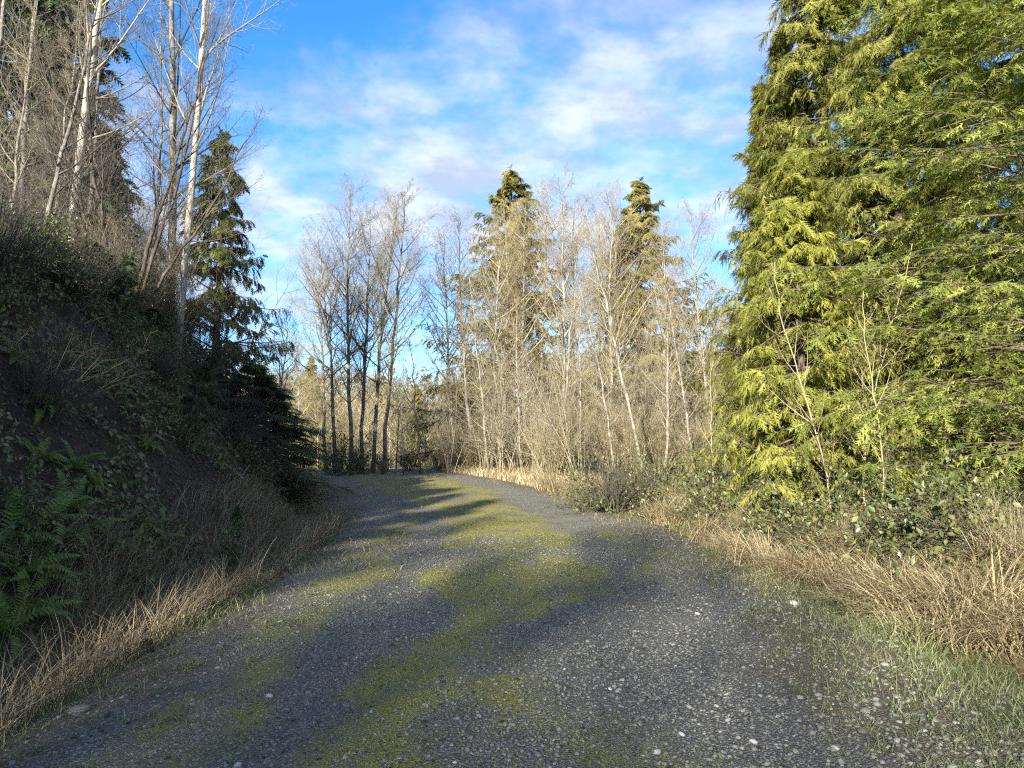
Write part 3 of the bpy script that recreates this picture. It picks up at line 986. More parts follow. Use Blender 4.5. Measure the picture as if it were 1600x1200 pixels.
place('fir_tree', FIR[0], pt(PX(797, 40), 40, 0.1), 'tall olive conifer with a pointed top above the middle of the road', 'tree', scale=(A(797, 40, 262, 15.5) * 1.45,) * 2 + (A(797, 40, 262, 15.5),), yaw=0.3)
place('fir_tree', FIR[1], pt(PX(1000, 37), 37, 0.1), 'tall conifer behind the leaning white trunks, nearest the cedars', 'tree', scale=(A(1000, 37, 272, 14.0) * 1.35,) * 2 + (A(1000, 37, 272, 14.0),), yaw=1.3)
for px, d, top, k, lean, lab in (
        (740, 35, 330, 0, -3.0, 'spreading bare alder in front of the tall olive conifer, on its road-bend side'),
        (790, 36, 320, 2, -2.0, 'bare alder standing directly before the trunk of the tall olive conifer'),
        (845, 37, 300, 1, 1.5, 'bare alder just past the tall olive conifer'),
        (880, 35, 285, 2, 0.5, 'tall straight bare alder midway between the two tall conifers'),
        (925, 36, 310, 0, 1.0, 'bare alder beside the conifer nearest the cedars, on its road side'),
        (975, 34, 300, 1, -1.5, 'bare alder covering the conifer nearest the cedars with pale twigs'),
        (715, 36, 360, 1, -4.0, 'slightly shorter bare alder at the edge of the fir thicket, facing the road bend'),
        (768, 34, 345, 0, 2.0, 'bare alder crossing in front of the tall olive conifer'),
        (822, 35, 330, 1, -1.0, 'bare alder veiling the sunny flank of the tall olive conifer'),
        (905, 38, 320, 1, -2.0, 'bare alder behind the straight one midway between the conifers'),
        (950, 33, 340, 2, 3.0, 'bare alder leaning in front of the conifer nearest the cedars'),
        (1030, 35, 350, 0, 1.0, 'bare alder beside the upright white trunk'),
        (1112, 34, 300, 2, -2.5, 'slim bare birch-like tree alone against the sky beside the cedars')):
    place('alder_tree', ALDER[k], pt(PX(px, d), d, 0.1), lab, 'tree', 'bare alders past the road', scale=A(px, d, top, 13.0), yaw=px * 0.53, lean=R(lean))
for px, d, top, k, lean, lab in (
        (816, 29.5, 470, 0, -1.0, 'thin white trunk at the edge of the road where the sunlit grass begins'),
        (762, 31.0, 430, 1, -4.0, 'thin white trunk leaning towards the alder clump, edge of the thicket'),
        (870, 30.0, 420, 1, 5.0, 'thin white trunk slanting up towards the taller alder in the thicket'),
        (908, 27.0, 470, 0, 1.0, 'thin straight white trunk behind the sunlit grass mound'),
        (1003, 23.0, 330, 1, -7.0, 'brightest leaning white trunk in the thicket behind the dark bramble mound'),
        (1037, 24.0, 400, 0, 0.0, 'upright white trunk next to the brightest leaning one'),
        (1082, 24.0, 420, 1, -4.0, 'white leaning trunk closest to the cedars'),
        (958, 25.0, 450, 0, -9.0, 'crooked pale trunk between the sunlit grass and the leaning white trunk')):
    place('young_alder', THIN[k], pt(PX(px, d), d, 0.05), lab, 'tree', 'thin white trunks of the thicket', scale=A(px, d, top, 9.0), yaw=px * 0.41, lean=R(lean))

rng = np.random.default_rng(5)
tw = lambda px: 'between the mossy trunk and the tall olive conifer' if px < 770 else ('below the tall olive conifer' if px < 850 else ('midway between the two tall conifers' if px < 940 else ('around the brightest leaning white trunk' if px < 1040 else 'between the white trunks and the cedars')))
for i in range(34):
    px = 690 + 410 * (i + rng.random()) / 34
    d = 25 + 8 * rng.random() + (5 if px < 820 else 0)
    place('bare_bush', BUSH[i % 2], pt(PX(px, d), d, 0.05), 'twiggy bare bush in the thicket ' + tw(px), 'bush', 'thicket bushes ' + tw(px), scale=0.75 + 0.5 * rng.random(), yaw=rng.random() * 6.28)
for i in range(7):
    px = 500 + 300 * (i + rng.random()) / 7
    d = 33 + 4 * rng.random()
    place('bare_bush', BUSHD, pt(PX(px, d), d, 0.05), 'low dark tangled bush at the far edge of the road', 'bush', 'dark bushes along the far road edge', scale=0.6 + 0.4 * rng.random(), yaw=rng.random() * 6.28)
place('leafy_shrub', BRAMBLE[0], pt(PX(535, 32.5), 32.5, 0.1), 'low dark evergreen shrub at the foot of the alder clump', 'shrub', scale=(1.5, 1.3, 1.5), yaw=1.0)

# trees further back
k = 0
fw = lambda px: 'behind the end of the dark bank' if px < 505 else ('behind the alder clump' if px < 660 else ('behind the tall olive conifer' if px < 890 else 'behind the white leaning trunks'))
for px, d, h in ((470, 48, 7.5), (430, 42, 9.0), (452, 55, 10.0), (500, 62, 8.5), (560, 58, 8.0), (610, 66, 8.5), (640, 60, 7.5), (700, 64, 9.0), (730, 56, 8.5),
                 (445, 50, 7.0), (480, 56, 7.5), (520, 52, 7.0), (535, 66, 8.0), (580, 54, 7.0), (620, 52, 6.6), (665, 56, 7.0), (685, 50, 6.8), (715, 48, 7.4), (860, 58, 9.5), (940, 60, 9.5), (1050, 50, 9.5), (1085, 56, 10.0), (1130, 45, 11.0), (1075, 62, 9.0), (900, 48, 9.5)):
    k += 1
    place('bare_tree', ALDER[k % 3], pt(PX(px, d), d, 0.1), 'bare grey-brown tree in the wood ' + fw(px), 'tree', 'wood ' + fw(px), scale=h / 13.0, yaw=k * 1.7, lean=R((k * 37 % 7) - 3))
for px, d, h, lab in ((485, 64, 11.5, 'small pointed conifer behind the bank, seen beside the dark hemlock'),
                      (650, 62, 8.0, 'dark-topped small conifer in the gap behind the mossy trunk'),
                      (690, 70, 7.5, 'light green small conifer in the gap before the tall olive conifer'),
                      (545, 75, 8.0, 'small conifer seen through the alder clump'),
                      (1085, 58, 9.0, 'small conifer low in the gap beside the cedars'),
                      (1120, 66, 9.5, 'conifer partly hidden behind the edge of the cedars'),
                      (870, 62, 8.5, 'small conifer low between the two tall conifers'),
                      (735, 46, 6.8, 'young conifer just past the mossy trunk, behind pale twigs'), (765, 50, 8.2, 'young conifer at the flank of the tall olive conifer'),
                      (842, 45, 7.4, 'young conifer just past the tall olive conifer'), (912, 47, 7.2, 'young conifer behind the straight white trunk'),
                      (955, 44, 8.0, 'young conifer at the flank of the conifer nearest the cedars'), (1045, 45, 7.0, 'young conifer behind the upright white trunk'),
                      (1085, 42, 6.2, 'young conifer behind the white trunk closest to the cedars')):
    place('small_conifer', FIR[k % 2], pt(PX(px, d), d, 0.1), lab, 'tree', 'small conifers in the valley', scale=h / 14.5, yaw=px * 0.3)
    k += 1

# ------------------------------------------------------------------ left: trees on top of the bank
place('birch_tree', BIGALDER[0], pt(PX(272, 19.5), 19.5, 0.15), 'tall white-barked trunk leaning towards the road on top of the bank', 'tree', scale=(0.68, 0.68, 1.05), yaw=0.5, lean=R(3.5))
place('alder_tree', BIGALDER[1], pt(PX(264, 21.5), 21.5, 0.15), 'straight dark grey trunk next to the leaning white-barked tree', 'tree', scale=(0.8, 0.8, 1.1), yaw=2.0, lean=R(-1.0))
place('alder_tree', BIGALDER[0], pt(PX(90, 18.0), 18.0, 0.15), 'pale tan trunk leaning towards the road, between the mossy maple clump and the frame edge', 'tree', scale=(0.75, 0.75, 1.0), yaw=3.6, lean=R(4.5))
for i, (px, d, sc, lean) in enumerate(((8, 17, 0.85, 1.5), (28, 19, 1.0, 2.5), (45, 15.5, 0.7, 6.0), (62, 21, 1.0, 0.0), (120, 22, 1.0, 3.0), (205, 24, 0.95, 2.0), (235, 25, 0.9, 4.0), (-25, 18, 1.0, 3.0))):
    place('young_alder', (DARKBARE[i % 2] if i % 3 else THIN[i % 2]), pt(PX(px, d), d, 0.1), ('slim white trunk' if i % 3 == 0 else 'slim grey trunk with dark twigs') + (' at the frame edge on the bank top' if px < 70 else ' between the pale tan trunk and the leaning white tree'), 'tree', ('white' if i % 3 == 0 else 'grey') + (' trunks at the frame edge' if px < 70 else ' trunks about the maple clump'), scale=sc, yaw=i * 2.1, lean=R(lean))
clump = link('maple_clump', None)
cx, cy, cz = pt(PX(178, 16.5), 16.5, 0.15)
clump.location = (cx, cy, cz)
tag(clump, 'many-stemmed dark maple clump with orange mossy bases on the bank edge', 'tree')
for i, (lean, pitch, sc, dx) in enumerate(((8, -3, 1.05, 0.1), (14, 5, 0.95, 0.22), (-10, 4, 0.9, -0.15), (2, 10, 1.0, 0.0), (-18, -6, 0.75, -0.22), (22, -8, 0.8, 0.28), (5, -14, 0.7, 0.1))):
    st = link('stem', STEM[i % 2][0][1], clump)
    st.matrix_local = pose((dx, 0.1 * math.sin(i * 2), 0), (sc * 0.75, sc * 0.75, sc), i * 1.3, R(lean), R(pitch))
    for pn, me in STEM[i % 2][1:]:
        link('branches' if pn == 'limbs' else 'twigs', me, st)
place('conifer_tree', GREENFIR, pt(PX(335, 25), 25, 0.1), 'green drooping conifer behind the leaning white-barked tree on the bank', 'tree', scale=1.0, yaw=0.6)
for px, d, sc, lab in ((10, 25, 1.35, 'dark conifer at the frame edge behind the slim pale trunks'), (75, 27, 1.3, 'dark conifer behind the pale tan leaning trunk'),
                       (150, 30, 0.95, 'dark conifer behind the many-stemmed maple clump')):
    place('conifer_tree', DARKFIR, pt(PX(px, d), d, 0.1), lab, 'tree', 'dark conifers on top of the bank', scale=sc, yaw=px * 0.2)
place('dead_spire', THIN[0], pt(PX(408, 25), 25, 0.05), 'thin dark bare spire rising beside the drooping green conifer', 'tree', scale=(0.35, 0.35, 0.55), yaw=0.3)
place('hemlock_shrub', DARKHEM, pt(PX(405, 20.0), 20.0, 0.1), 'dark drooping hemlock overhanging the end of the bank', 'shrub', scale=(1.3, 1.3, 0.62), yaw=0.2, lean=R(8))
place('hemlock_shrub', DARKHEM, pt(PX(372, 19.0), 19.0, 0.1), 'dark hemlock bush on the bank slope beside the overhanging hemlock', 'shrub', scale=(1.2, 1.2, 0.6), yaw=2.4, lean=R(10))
place('cedar_sapling', SAPLING, pt(PX(312, 13.0), 13.0, 0.05), 'blue-green cedar sapling on the lower slope of the bank', 'sapling', scale=1.0, yaw=0.0)
place('cedar_sapling', SAPLING, pt(PX(195, 14.5), 14.5, 0.05), 'dark cedar sapling halfway up the bank below the maple clump', 'sapling', scale=1.25, yaw=1.0)
place('cedar_sapling', SAPLING, pt(PX(335, 17.0), 17.0, 0.05), 'lighter cedar sapling high on the bank below the overhanging hemlock', 'sapling', scale=1.1, yaw=2.0)
place('cedar_sapling', SAPLING, pt(PX(318, 15.5), 15.5, 0.05), 'small spreading cedar sapling mid-slope below the lighter one', 'sapling', scale=(1.1, 1.1, 0.7), yaw=3.0)
place('conifer_seedling', SEEDLING, pt(PX(366, 9.6), 9.6, 0.02), 'feathery conifer seedling above the rusty grass beside the dark stump', 'sapling', scale=(0.6, 0.6, 1.05), yaw=0.0)

rng = np.random.default_rng(8)
for i in range(22):       # brush along the bank crest
    y = 11.5 + 16 * (i + rng.random()) / 22
    u = -7.6 - 1.5 * rng.random() + (0.4 if y > 18 else 0)
    x = float(xof(u, y))
    where = 'near the frame edge' if y < 15 else ('around the maple clump' if y < 19.5 else 'between the leaning white trunk and the overhanging hemlock')
    if y < 15:
        continue
    place('crest_bush', (BUSHD if (i % 3 and y < 19.5) else BUSH[0]), pt(x, y, 0.1), 'brown twiggy bush on the bank top ' + where, 'bush', 'bank-top bushes ' + where, scale=0.8 + 0.5 * rng.random(), yaw=rng.random() * 6.28)
for i, (x, y, h) in enumerate(((-5.4, -13.0, 8.2), (-6.9, -12.4, 7.8), (-8.3, -13.5, 6.9), (-9.8, -12.6, 7.4), (-11.4, -13.4, 8.0), (-13.0, -12.4, 8.4), (-15.0, -13.5, 9.4), (-17.0, -12.8, 10.1), (-19.5, -13.5, 11.2),  # unseen trees added as sun blockers, heights set by the shade wanted
                               (-3.9, -15.0, 6.0), (-5.9, -14.6, 8.0), (-7.6, -15.2, 7.6), (-9.2, -15.0, 7.4), (-11.0, -15.4, 7.9), (-4.2, -20.0, 8.4), (-4.8, -18.0, 8.0), (-6.2, -18.4, 8.6), (-8.0, -19.0, 8.6), (-5.4, -20.6, 8.8), (-6.8, -20.2, 8.0), (-6.4, -16.5, 8.7), (-8.2, -17.0, 8.2), (-10.4, -16.6, 8.8), (-13.0, -17.0, 9.6), (-16.0, -17.2, 10.8), (-22.5, -13.0, 12.0), (-25.5, -14.0, 13.0))):
    if x < -12.5:
        k_ = h / 12.0  # dense conifers added to keep the bank in shade
        place('conifer_tree', DARKFIR, pt(x, y, 0.1), 'unseen dark conifer added behind the viewpoint to shade the bank', 'tree', 'added shade conifers behind the viewpoint', scale=(max(k_, 0.7), max(k_, 0.7), k_), yaw=i * 1.1)
        continue
    top = pt(x, y)[2] + h
    for D, dx in (((18.0, 0.0),) if (i % 2 or i % 6 == 0) else ()):
        x2, y2 = x + SUN_AZ[0] * D + dx, y + SUN_AZ[1] * D  # added alder slid towards the sun for softer, porous shade on the road
        base = pt(x2, y2, 0.1)
        k_ = (top - 0.9 + math.tan(SUN_EL) * D - base[2]) / 13.0
        place('alder_tree', ALDER[i % 3], base, 'unseen bare alder added behind the viewpoint to dapple the road with shade', 'tree', 'added shade alders behind the viewpoint', scale=(k_ * 1.15, k_ * 1.15, k_), yaw=i * 1.1 + D)

for i, (x, y) in enumerate(((-7.2, -12.0), (-8.4, -11.6), (-9.6, -12.2), (-10.8, -11.8), (-6.4, -11.4), (-12.0, -12.2))):  # unseen brush added to stop low sun reaching the near left verge
    place('bare_bush', BUSHD, pt(x, y, 0.1), 'unseen twiggy bush added behind the viewpoint to shade the near verge', 'bush', 'added shade bushes behind the viewpoint', scale=1.7, yaw=i * 1.4)

rng = np.random.default_rng(14)
FERNS = [(15, 850, 7.2, 1.15), (60, 830, 7.6, 1.2), (95, 850, 7.4, 1.1), (30, 900, 6.6, 1.1), (80, 905, 6.9, 0.95), (12, 985, 5.6, 1.0), (45, 960, 5.9, 0.8), (110, 800, 8.6, 0.8), (120, 735, 9.5, 0.8),
         (205, 870, 8.4, 0.7), (180, 850, 8.2, 0.6), (250, 850, 9.2, 0.7), (230, 830, 9.4, 0.7), (60, 640, 11.5, 0.9), (80, 440, 14.6, 1.1), (120, 430, 15.2, 1.0), (215, 460, 16.2, 1.0), (245, 470, 16.6, 1.0), (150, 590, 13.5, 0.8), (30, 460, 14.0, 1.0), (100, 560, 12.5, 0.7), (230, 700, 12.5, 0.6), (270, 640, 14.5, 0.6), (150, 760, 10.0, 0.6), (60, 720, 9.8, 0.7), (330, 640, 16.5, 0.7), (20, 560, 11.5, 0.7)]
for i, (px, py, d, s) in enumerate(FERNS):
    d2 = d
    x = PX(px, d2)
    # slide along the view ray until the ground lies under that pixel row
    for dd in np.linspace(d - 2.5, d + 4, 90):
        zz = 1.6 + (680 - py) / 1209 * dd
        if height(np.array([PX(px, dd)]), np.array([dd]))[0] >= zz:
            x, d2 = PX(px, dd), dd
            break
    n = normal_at(np.array([x]), np.array([d2]))[0]
    where = ('in the large fern patch at the foot of the bank' if px < 125 else 'low on the bank just above the rusty grass') if py > 780 else ('on the upper edge of the bank under the bare trees' if py < 500 else 'on the dark middle slope of the bank')
    fern(pt(x, d2, 0.02), s * 0.82, 'sword fern %s' % where, 15, i, n)

rng = np.random.default_rng(19)
for i in range(64):
    y = 6.5 + 18 * rng.random()
    u = -4.3 - 4.3 * rng.random() ** 0.8
    x = float(xof(u, y))
    high = u < -6.8
    where = ' near the frame edge' if y < 12 else (' below the maple clump' if y < 18 else ' before the overhanging hemlock')
    place('leafy_shrub', BRAMBLE[i % 2], pt(x, y, 0.08), ('dark leafy shrub on the upper bank' if high else 'low dark leafy shrub on the lower bank') + where, 'shrub',
          ('shrubs high on the bank' if high else 'shrubs low on the bank') + where, scale=(0.55 + 0.45 * rng.random()) * (0.85 if high else 0.8), yaw=rng.random() * 6.28, lean=R(18))
for i, (px, py, d, sc) in enumerate(((25, 395, 14, 0.55), (120, 405, 15, 0.5), (225, 430, 17, 0.35), (290, 450, 18.5, 0.32), (425, 560, 22.5, 0.6), (330, 520, 18.5, 0.45))):
    place('hemlock_shrub', DARKHEM, pt(PX(px, d), d, 0.1), ('young hemlock drooping over the bank edge near the frame edge', 'young hemlock on the bank edge below the pale tan trunk', 'young hemlock on the bank edge at the foot of the maple clump', 'young hemlock on the bank edge below the leaning white trunk', 'dark hemlock at the very end of the bank', 'small hemlock on the upper slope before the overhanging hemlock')[i], 'shrub', scale=(sc * 1.35, sc * 1.35, sc * 0.6), yaw=i * 1.3, lean=R(10))

for i in range(16):
    y = 8 + 15 * (i + rng.random()) / 16
    x = float(xof(-4.6 - 3.2 * rng.random(), y))
    where = 'near the frame edge' if y < 12 else ('below the maple clump' if y < 18 else 'before the overhanging hemlock')
    place('bare_bush', BUSHD, pt(x, y, 0.08), 'dark twiggy bush growing out of the bank slope ' + where, 'bush', 'twiggy bushes on the bank slope ' + where, scale=0.45 + 0.4 * rng.random(), yaw=rng.random() * 6.28, lean=R(20))

for i, (px, d) in enumerate(((15, 15.5), (55, 17.5), (105, 16.5), (135, 19), (200, 18.5), (235, 20), (300, 21), (335, 22), (365, 23))):
    place('tall_bush', TALLD, pt(PX(px, d), d, 0.1), 'tall dark twiggy bush among the trunks ' + ('at the frame edge' if px < 90 else ('about the maple clump' if px < 215 else 'beside the leaning white trunk')), 'bush', 'tall bushes on the bank top ' + ('at the edge' if px < 90 else ('about the maple' if px < 215 else 'by the white trunk')), scale=0.8 + 0.07 * (i % 4), yaw=i * 0.9)

# fallen sticks on the bank
rng = np.random.default_rng(29)
STICK = []
for j in range(3):
    gg = Geo()
    S = 8
    tt = np.linspace(0, 1, S)
    P0 = np.stack([tt * 1.4, 0.10 * np.sin(tt * 4 + j), 0.10 * np.sin(tt * 3 + j * 2)], -1)[None]
    R0 = (0.011 * (1 - 0.75 * tt))[None]
    tubes(gg, P0, R0, 5)
    C0, CR0, _ = spawn(np.random.default_rng(j), P0, R0, 5, 0.25, 1.0, lambda t, pl: 0.38 * (1.2 - t), (0.5, 0.9), 0.0, 4, 0.08, 0.012, 0.003)
    tubes(gg, C0, CR0, 4)
    STICK.append(gg.mesh('fallen_branch', M_TWIG, True))
for i in range(22):
    y = 6.5 + 15 * rng.random()
    x = float(xof(-4.2 - 3.8 * rng.random(), y))
    nr = Vector(normal_at(np.array([x]), np.array([y]))[0])
    o = link('fallen_branch', STICK[i % 3])
    o.matrix_world = Matrix.Translation(Vector(pt(x, y, -0.03))) @ nr.to_track_quat('Z', 'Y').to_matrix().to_4x4() @ Matrix.Rotation(rng.random() * 6.28, 4, 'Z') @ Matrix.Diagonal((0.8, 0.8, 0.8, 1))
    tag(o, 'thin fallen branch lying on the leaf litter of the bank', 'branch', 'fallen branches on the bank')

# ------------------------------------------------------------------ right: brambles and verge
rng = np.random.default_rng(23)
BR = [(955, 16.5, 1.0, 0, 'dark bramble mound at the road edge in front of the white trunks'), (1000, 17.0, 1.0, 1, None), (1050, 16.0, 0.9, 0, None), (1090, 15.0, 1.0, 1, None), (1140, 14.0, 1.0, 0, None),
      (1180, 12.8, 1.0, 1, None), (1220, 12.0, 1.0, 0, None), (1270, 11.0, 1.0, 0, 'dark leafy bramble behind the large dry grass tussock'), (1310, 10.4, 0.85, 1, None), (1350, 10.8, 1.0, 0, None),
      (1400, 9.6, 0.9, 1, None), (1450, 9.2, 0.9, 0, None), (1500, 9.0, 1.0, 1, None), (1550, 8.4, 1.0, 0, None), (1600, 8.0, 1.0, 1, None), (1140, 17, 1.1, 1, None), (1230, 15, 1.0, 0, None), (1340, 13, 1.0, 1, None), (1440, 12, 1.0, 0, None), (1040, 19.5, 1.0, 0, None), (900, 24, 0.8, 1, None)]
bw = lambda px, d: ('in the row behind the first brambles, at the cedar trunks' if d > 11.9 and px > 1225 else 'between the road and the white trunks') if (px < 1100 or (d > 11.9 and px > 1225)) else ('in front of the young cedar' if px < 1260 else ('below the slim white sapling' if px < 1430 else 'below the hemlock boughs'))
for i, (px, d, s, kd, lab) in enumerate(BR):
    place('bramble_bush', BRAMBLE[kd], pt(PX(px, d), d, 0.05), lab or 'bramble bush ' + bw(px, d), 'bush', None if lab else 'brambles ' + bw(px, d), scale=s * (0.8 + 0.4 * rng.random()), yaw=rng.random() * 6.28)
for px, d, sc, lean, lab in ((1368, 11.0, 0.72, -3, 'slim white sapling in front of the hemlock boughs'), (1302, 11.5, 0.85, -12, 'thin bare sapling slanting across the young cedar'),
                             (1110, 15.0, 0.7, 2, 'short bare sapling beside the bramble at the edge of the young cedar'),
                             (1345, 11.8, 0.9, 8, 'tall thin sapling between the young cedar and the hemlock')):
    place('bare_sapling', SAPBARE[int(px) % 2], pt(PX(px, d), d, 0.05), lab, 'sapling', scale=sc, yaw=px * 0.1, lean=R(lean))
place('brush_mound', BUSHD, pt(PX(962, 16.2), 16.2, 0.05), 'dark brown brush mound at the sunlit road edge before the white trunks', 'bush', scale=(1.0, 1.0, 0.75), yaw=1.0)
for px, d, sc, lab in ((1150, 12.6, 0.5, 'thin bare canes at the edge of the young cedar'), (1330, 9.8, 0.5, 'thin bare canes below the slim white sapling'),
                       (1490, 8.6, 0.55, 'thin bare canes under the lowest hemlock bough'), (1575, 7.8, 0.6, 'thin bare canes at the frame edge above the dry grass'), (1060, 14.6, 0.5, 'thin bare canes beside the brown brush mound')):
    place('bare_canes', BUSH[0], pt(PX(px, d), d, 0.05), lab, 'bush', scale=sc * 0.62, yaw=px * 0.3)
place('bramble_runner', BRAMBLE[1], pt(PX(1310, 7.4), 7.4, 0.03), 'low trailing bramble with dark leaves at the gravel edge', 'plant', scale=(0.5, 0.4, 0.22), yaw=0.7)


def band(n, y0, y1, u0, u1, rng, pw=1.6):
    y = y0 + (y1 - y0) * rng.random(n) ** pw
    u = u0 + (u1 - u0) * rng.random(n)
    return xof(u, y), y, u


rng = np.random.default_rng(31)
# tussocks of long dry grass on the right
nT = 120
tx, ty, tu = band(nT, 4.8, 24, 3.1, 5.2, rng, 1.3)
tx = tx + 0.75 * (1 - sstep(5.5, 9.5, ty))
tl = rng.normal(-2.3, 0.7, nT)
per = 190
bx = np.repeat(tx, per) + rng.normal(0, 0.17, nT * per)
by = np.repeat(ty, per) + rng.normal(0, 0.17, nT * per)
th_ = np.repeat(0.45 + 0.55 * rng.random(nT) ** 1.5, per)
blades('dry_grass', bx, by, th_ * (0.4 + 0.7 * rng.random(nT * per)), 0.006 + 0.007 * rng.random(nT * per), np.repeat(tl, per) + rng.normal(0, 0.7, nT * per),
       0.6 + 1.15 * rng.random(nT * per), M_DRY, 'long straw-coloured dry grass along the sunlit road edge', rng)
spots = [(1180, 9.8), (1235, 9.4), (1285, 9.0), (1330, 8.6), (1370, 8.1), (1425, 7.7), (1480, 7.4), (1530, 7.0), (1575, 6.6), (1610, 6.2), (1100, 12.0), (1040, 14.2), (985, 16.6), (900, 20.5), (860, 22.5), (1140, 10.8), (1560, 8.0), (1450, 8.4)]
per = 420
sx = np.array([PX(a, b) for a, b in spots])
sy = np.array([b for a, b in spots])
sh = 0.5 + 0.4 * rng.random(len(spots))
bx = np.repeat(sx, per) + rng.normal(0, 0.14, len(spots) * per)
by = np.repeat(sy, per) + rng.normal(0, 0.14, len(spots) * per)
az = np.repeat(rng.normal(-2.6, 0.9, len(spots)), per) + rng.normal(0, 0.85, len(spots) * per)
m_ = len(bx)
blades('dry_tussocks', bx, by, np.repeat(sh, per) * (0.45 + 0.65 * rng.random(m_)), 0.005 + 0.006 * rng.random(m_), az, 0.35 + 0.85 * rng.random(m_), M_DRY,
       'arching straw tussocks standing out along the sunlit verge', rng, droop=0.6)
n = 26000
bx, by, bu = band(n, 4.2, 27, -4.6, -2.85, rng, 1.25)
keep = rng.random(n) < 0.25 + 0.75 * sstep(0.4, 0.6, fbm(bx * 0.8, by * 0.8, 91, 2))
bx, by = bx[keep], by[keep]
n = len(bx)
blades('rusty_grass', bx, by, (0.2 + 0.5 * rng.random(n) ** 1.4) * (1 - 0.55 * sstep(11, 19, by)), 0.004 + 0.005 * rng.random(n), rng.normal(0.2, 1.3, n), 0.3 + 0.7 * rng.random(n), M_RUST,
       'rusty brown dead grass in the ditch below the shaded bank', rng)
n = 9000
by = 22 + 12 * rng.random(n)
bx = xof(rng.choice([-1, 1], n) * (2.4 + 2.4 * rng.random(n)), by)
blades('far_grass', bx, by, 0.2 + 0.4 * rng.random(n), 0.010 + 0.01 * rng.random(n), rng.random(n) * 6.28, 0.3 + 0.6 * rng.random(n), M_DRY,
       'dry grass fringing the far end of the road', rng)
n = 26000
yy = 3.2 + 15 * rng.random(n) ** 1.7
sd = rng.random(n)
uu = np.where(sd < 0.5, -2.95 + rng.normal(0, 0.22, n), 2.95 + rng.normal(0, 0.42, n))
keep = rng.random(n) < 0.1 + 0.9 * sstep(0.42, 0.58, fbm((xof(uu, yy)) * 1.6, yy * 1.6, 95, 2))
xx, yy = (xof(uu, yy))[keep], yy[keep]
n = len(xx)
blades('green_grass', xx, yy, 0.05 + 0.12 * rng.random(n), 0.003 + 0.003 * rng.random(n), rng.random(n) * 6.28, 0.4 + 0.8 * rng.random(n), M_GREEN,
       'short pale green grass along both edges of the gravel', rng)

n = 900
ty = 3.0 + 8 * rng.random(n) ** 1.5
tu = np.where(rng.random(n) < 0.8, 1.45 + 0.45 * sstep(3.5, 8, ty) + 1.9 * rng.random(n) ** 0.75, -2.9 + 1.0 * rng.random(n))
tx = xof(tu, ty)
per = 17
bx = np.repeat(tx, per) + rng.normal(0, 0.035, n * per)
by = np.repeat(ty, per) + rng.normal(0, 0.035, n * per)
m_ = n * per
blades('grass_tufts', bx, by, 0.04 + 0.085 * rng.random(m_), 0.003 + 0.003 * rng.random(m_), rng.random(m_) * 6.28, 0.7 + 0.9 * rng.random(m_), M_GREEN,
       'pale green grass tufts growing through the gravel edges', rng)

# low leafy ground cover on the bank
n = 42000
yy = 5.5 + 20 * rng.random(n) ** 1.2
uu = -4.0 - 5.2 * rng.random(n)
xx = xof(uu, yy)
keep = rng.random(n) < sstep(0.42, 0.60, fbm(xx * 0.9, yy * 0.9, 133, 3))
xx, yy = xx[keep], yy[keep]
n = len(xx)
nr = normal_at(xx, yy)
g = Geo()
hh = 0.02 + 0.16 * rng.random(n)
lf = np.array([(0, 0, 0), (0.45, 0.30, 0.05), (1, 0, -0.08), (0.45, -0.30, 0.05)])
scatter(g, lf, np.array([(0, 2, 1), (0, 3, 2)]), np.stack([xx, yy, height(xx, yy)], -1) + nr * hh[:, None], rng.normal(0, 1, (n, 3)) + np.array([0.5, -0.3, -0.2]), nr + rng.normal(0, 0.5, (n, 3)), 0.05 + 0.07 * rng.random(n), rng.random(n))
tag(link('ground_cover', g.mesh('ground_cover', M_BRAM)), 'low dark green ground cover in patches on the shaded bank', 'plants', kind='stuff')

n = 9000
yy = 8 + 20 * rng.random(n) ** 0.9
uu = np.where(rng.random(n) < 0.6, -2.9 + 1.9 * rng.random(n) ** 1.5, 2.9 - 1.2 * rng.random(n) ** 1.5)
xx = xof(uu, yy)
keep = rng.random(n) < sstep(0.45, 0.62, fbm(xx * 0.9, yy * 0.5, 143, 3))
xx, yy = xx[keep], yy[keep]
n = len(xx)
blades('road_grass', xx, yy, 0.05 + 0.14 * rng.random(n), 0.004 + 0.006 * rng.random(n), rng.random(n) * 6.28, 0.8 + 0.9 * rng.random(n), M_RUST,
       'sparse short dead grass growing on the far part of the road', rng)
n = 7000
xx, yy, _u = band(n, 5, 20, 2.9, 5.0, rng, 1.3)
keep = rng.random(n) < sstep(0.4, 0.6, fbm(xx * 0.9, yy * 0.9, 147, 2))
xx, yy = xx[keep], yy[keep]
n = len(xx)
blades('verge_grass', xx, yy, 0.12 + 0.32 * rng.random(n), 0.004 + 0.004 * rng.random(n), rng.random(n) * 6.28, 0.4 + 0.9 * rng.random(n), M_GREEN,
       'green blades growing among the dry grass of the sunlit verge', rng)

# moss tufts on the road
n = 62000
yy = 3.2 + 11 * rng.random(n) ** 1.6
uu = -2.4 + 4.8 * rng.random(n)
xx = xof(uu, yy)
keep = rng.random(n) < moss_w(xx, yy) * sstep(0.38, 0.6, fbm(xx * 7, yy * 7, 97, 3))
xx, yy = xx[keep], yy[keep]
n = len(xx)
blades('moss', xx, yy, 0.006 + 0.014 * rng.random(n), 0.006 + 0.007 * rng.random(n), rng.random(n) * 6.28, 0.5 + 1.0 * rng.random(n), M_MOSSTUFT,
       'yellow-green moss growing on the crown of the road', rng, cat='moss', zoff=-0.002)

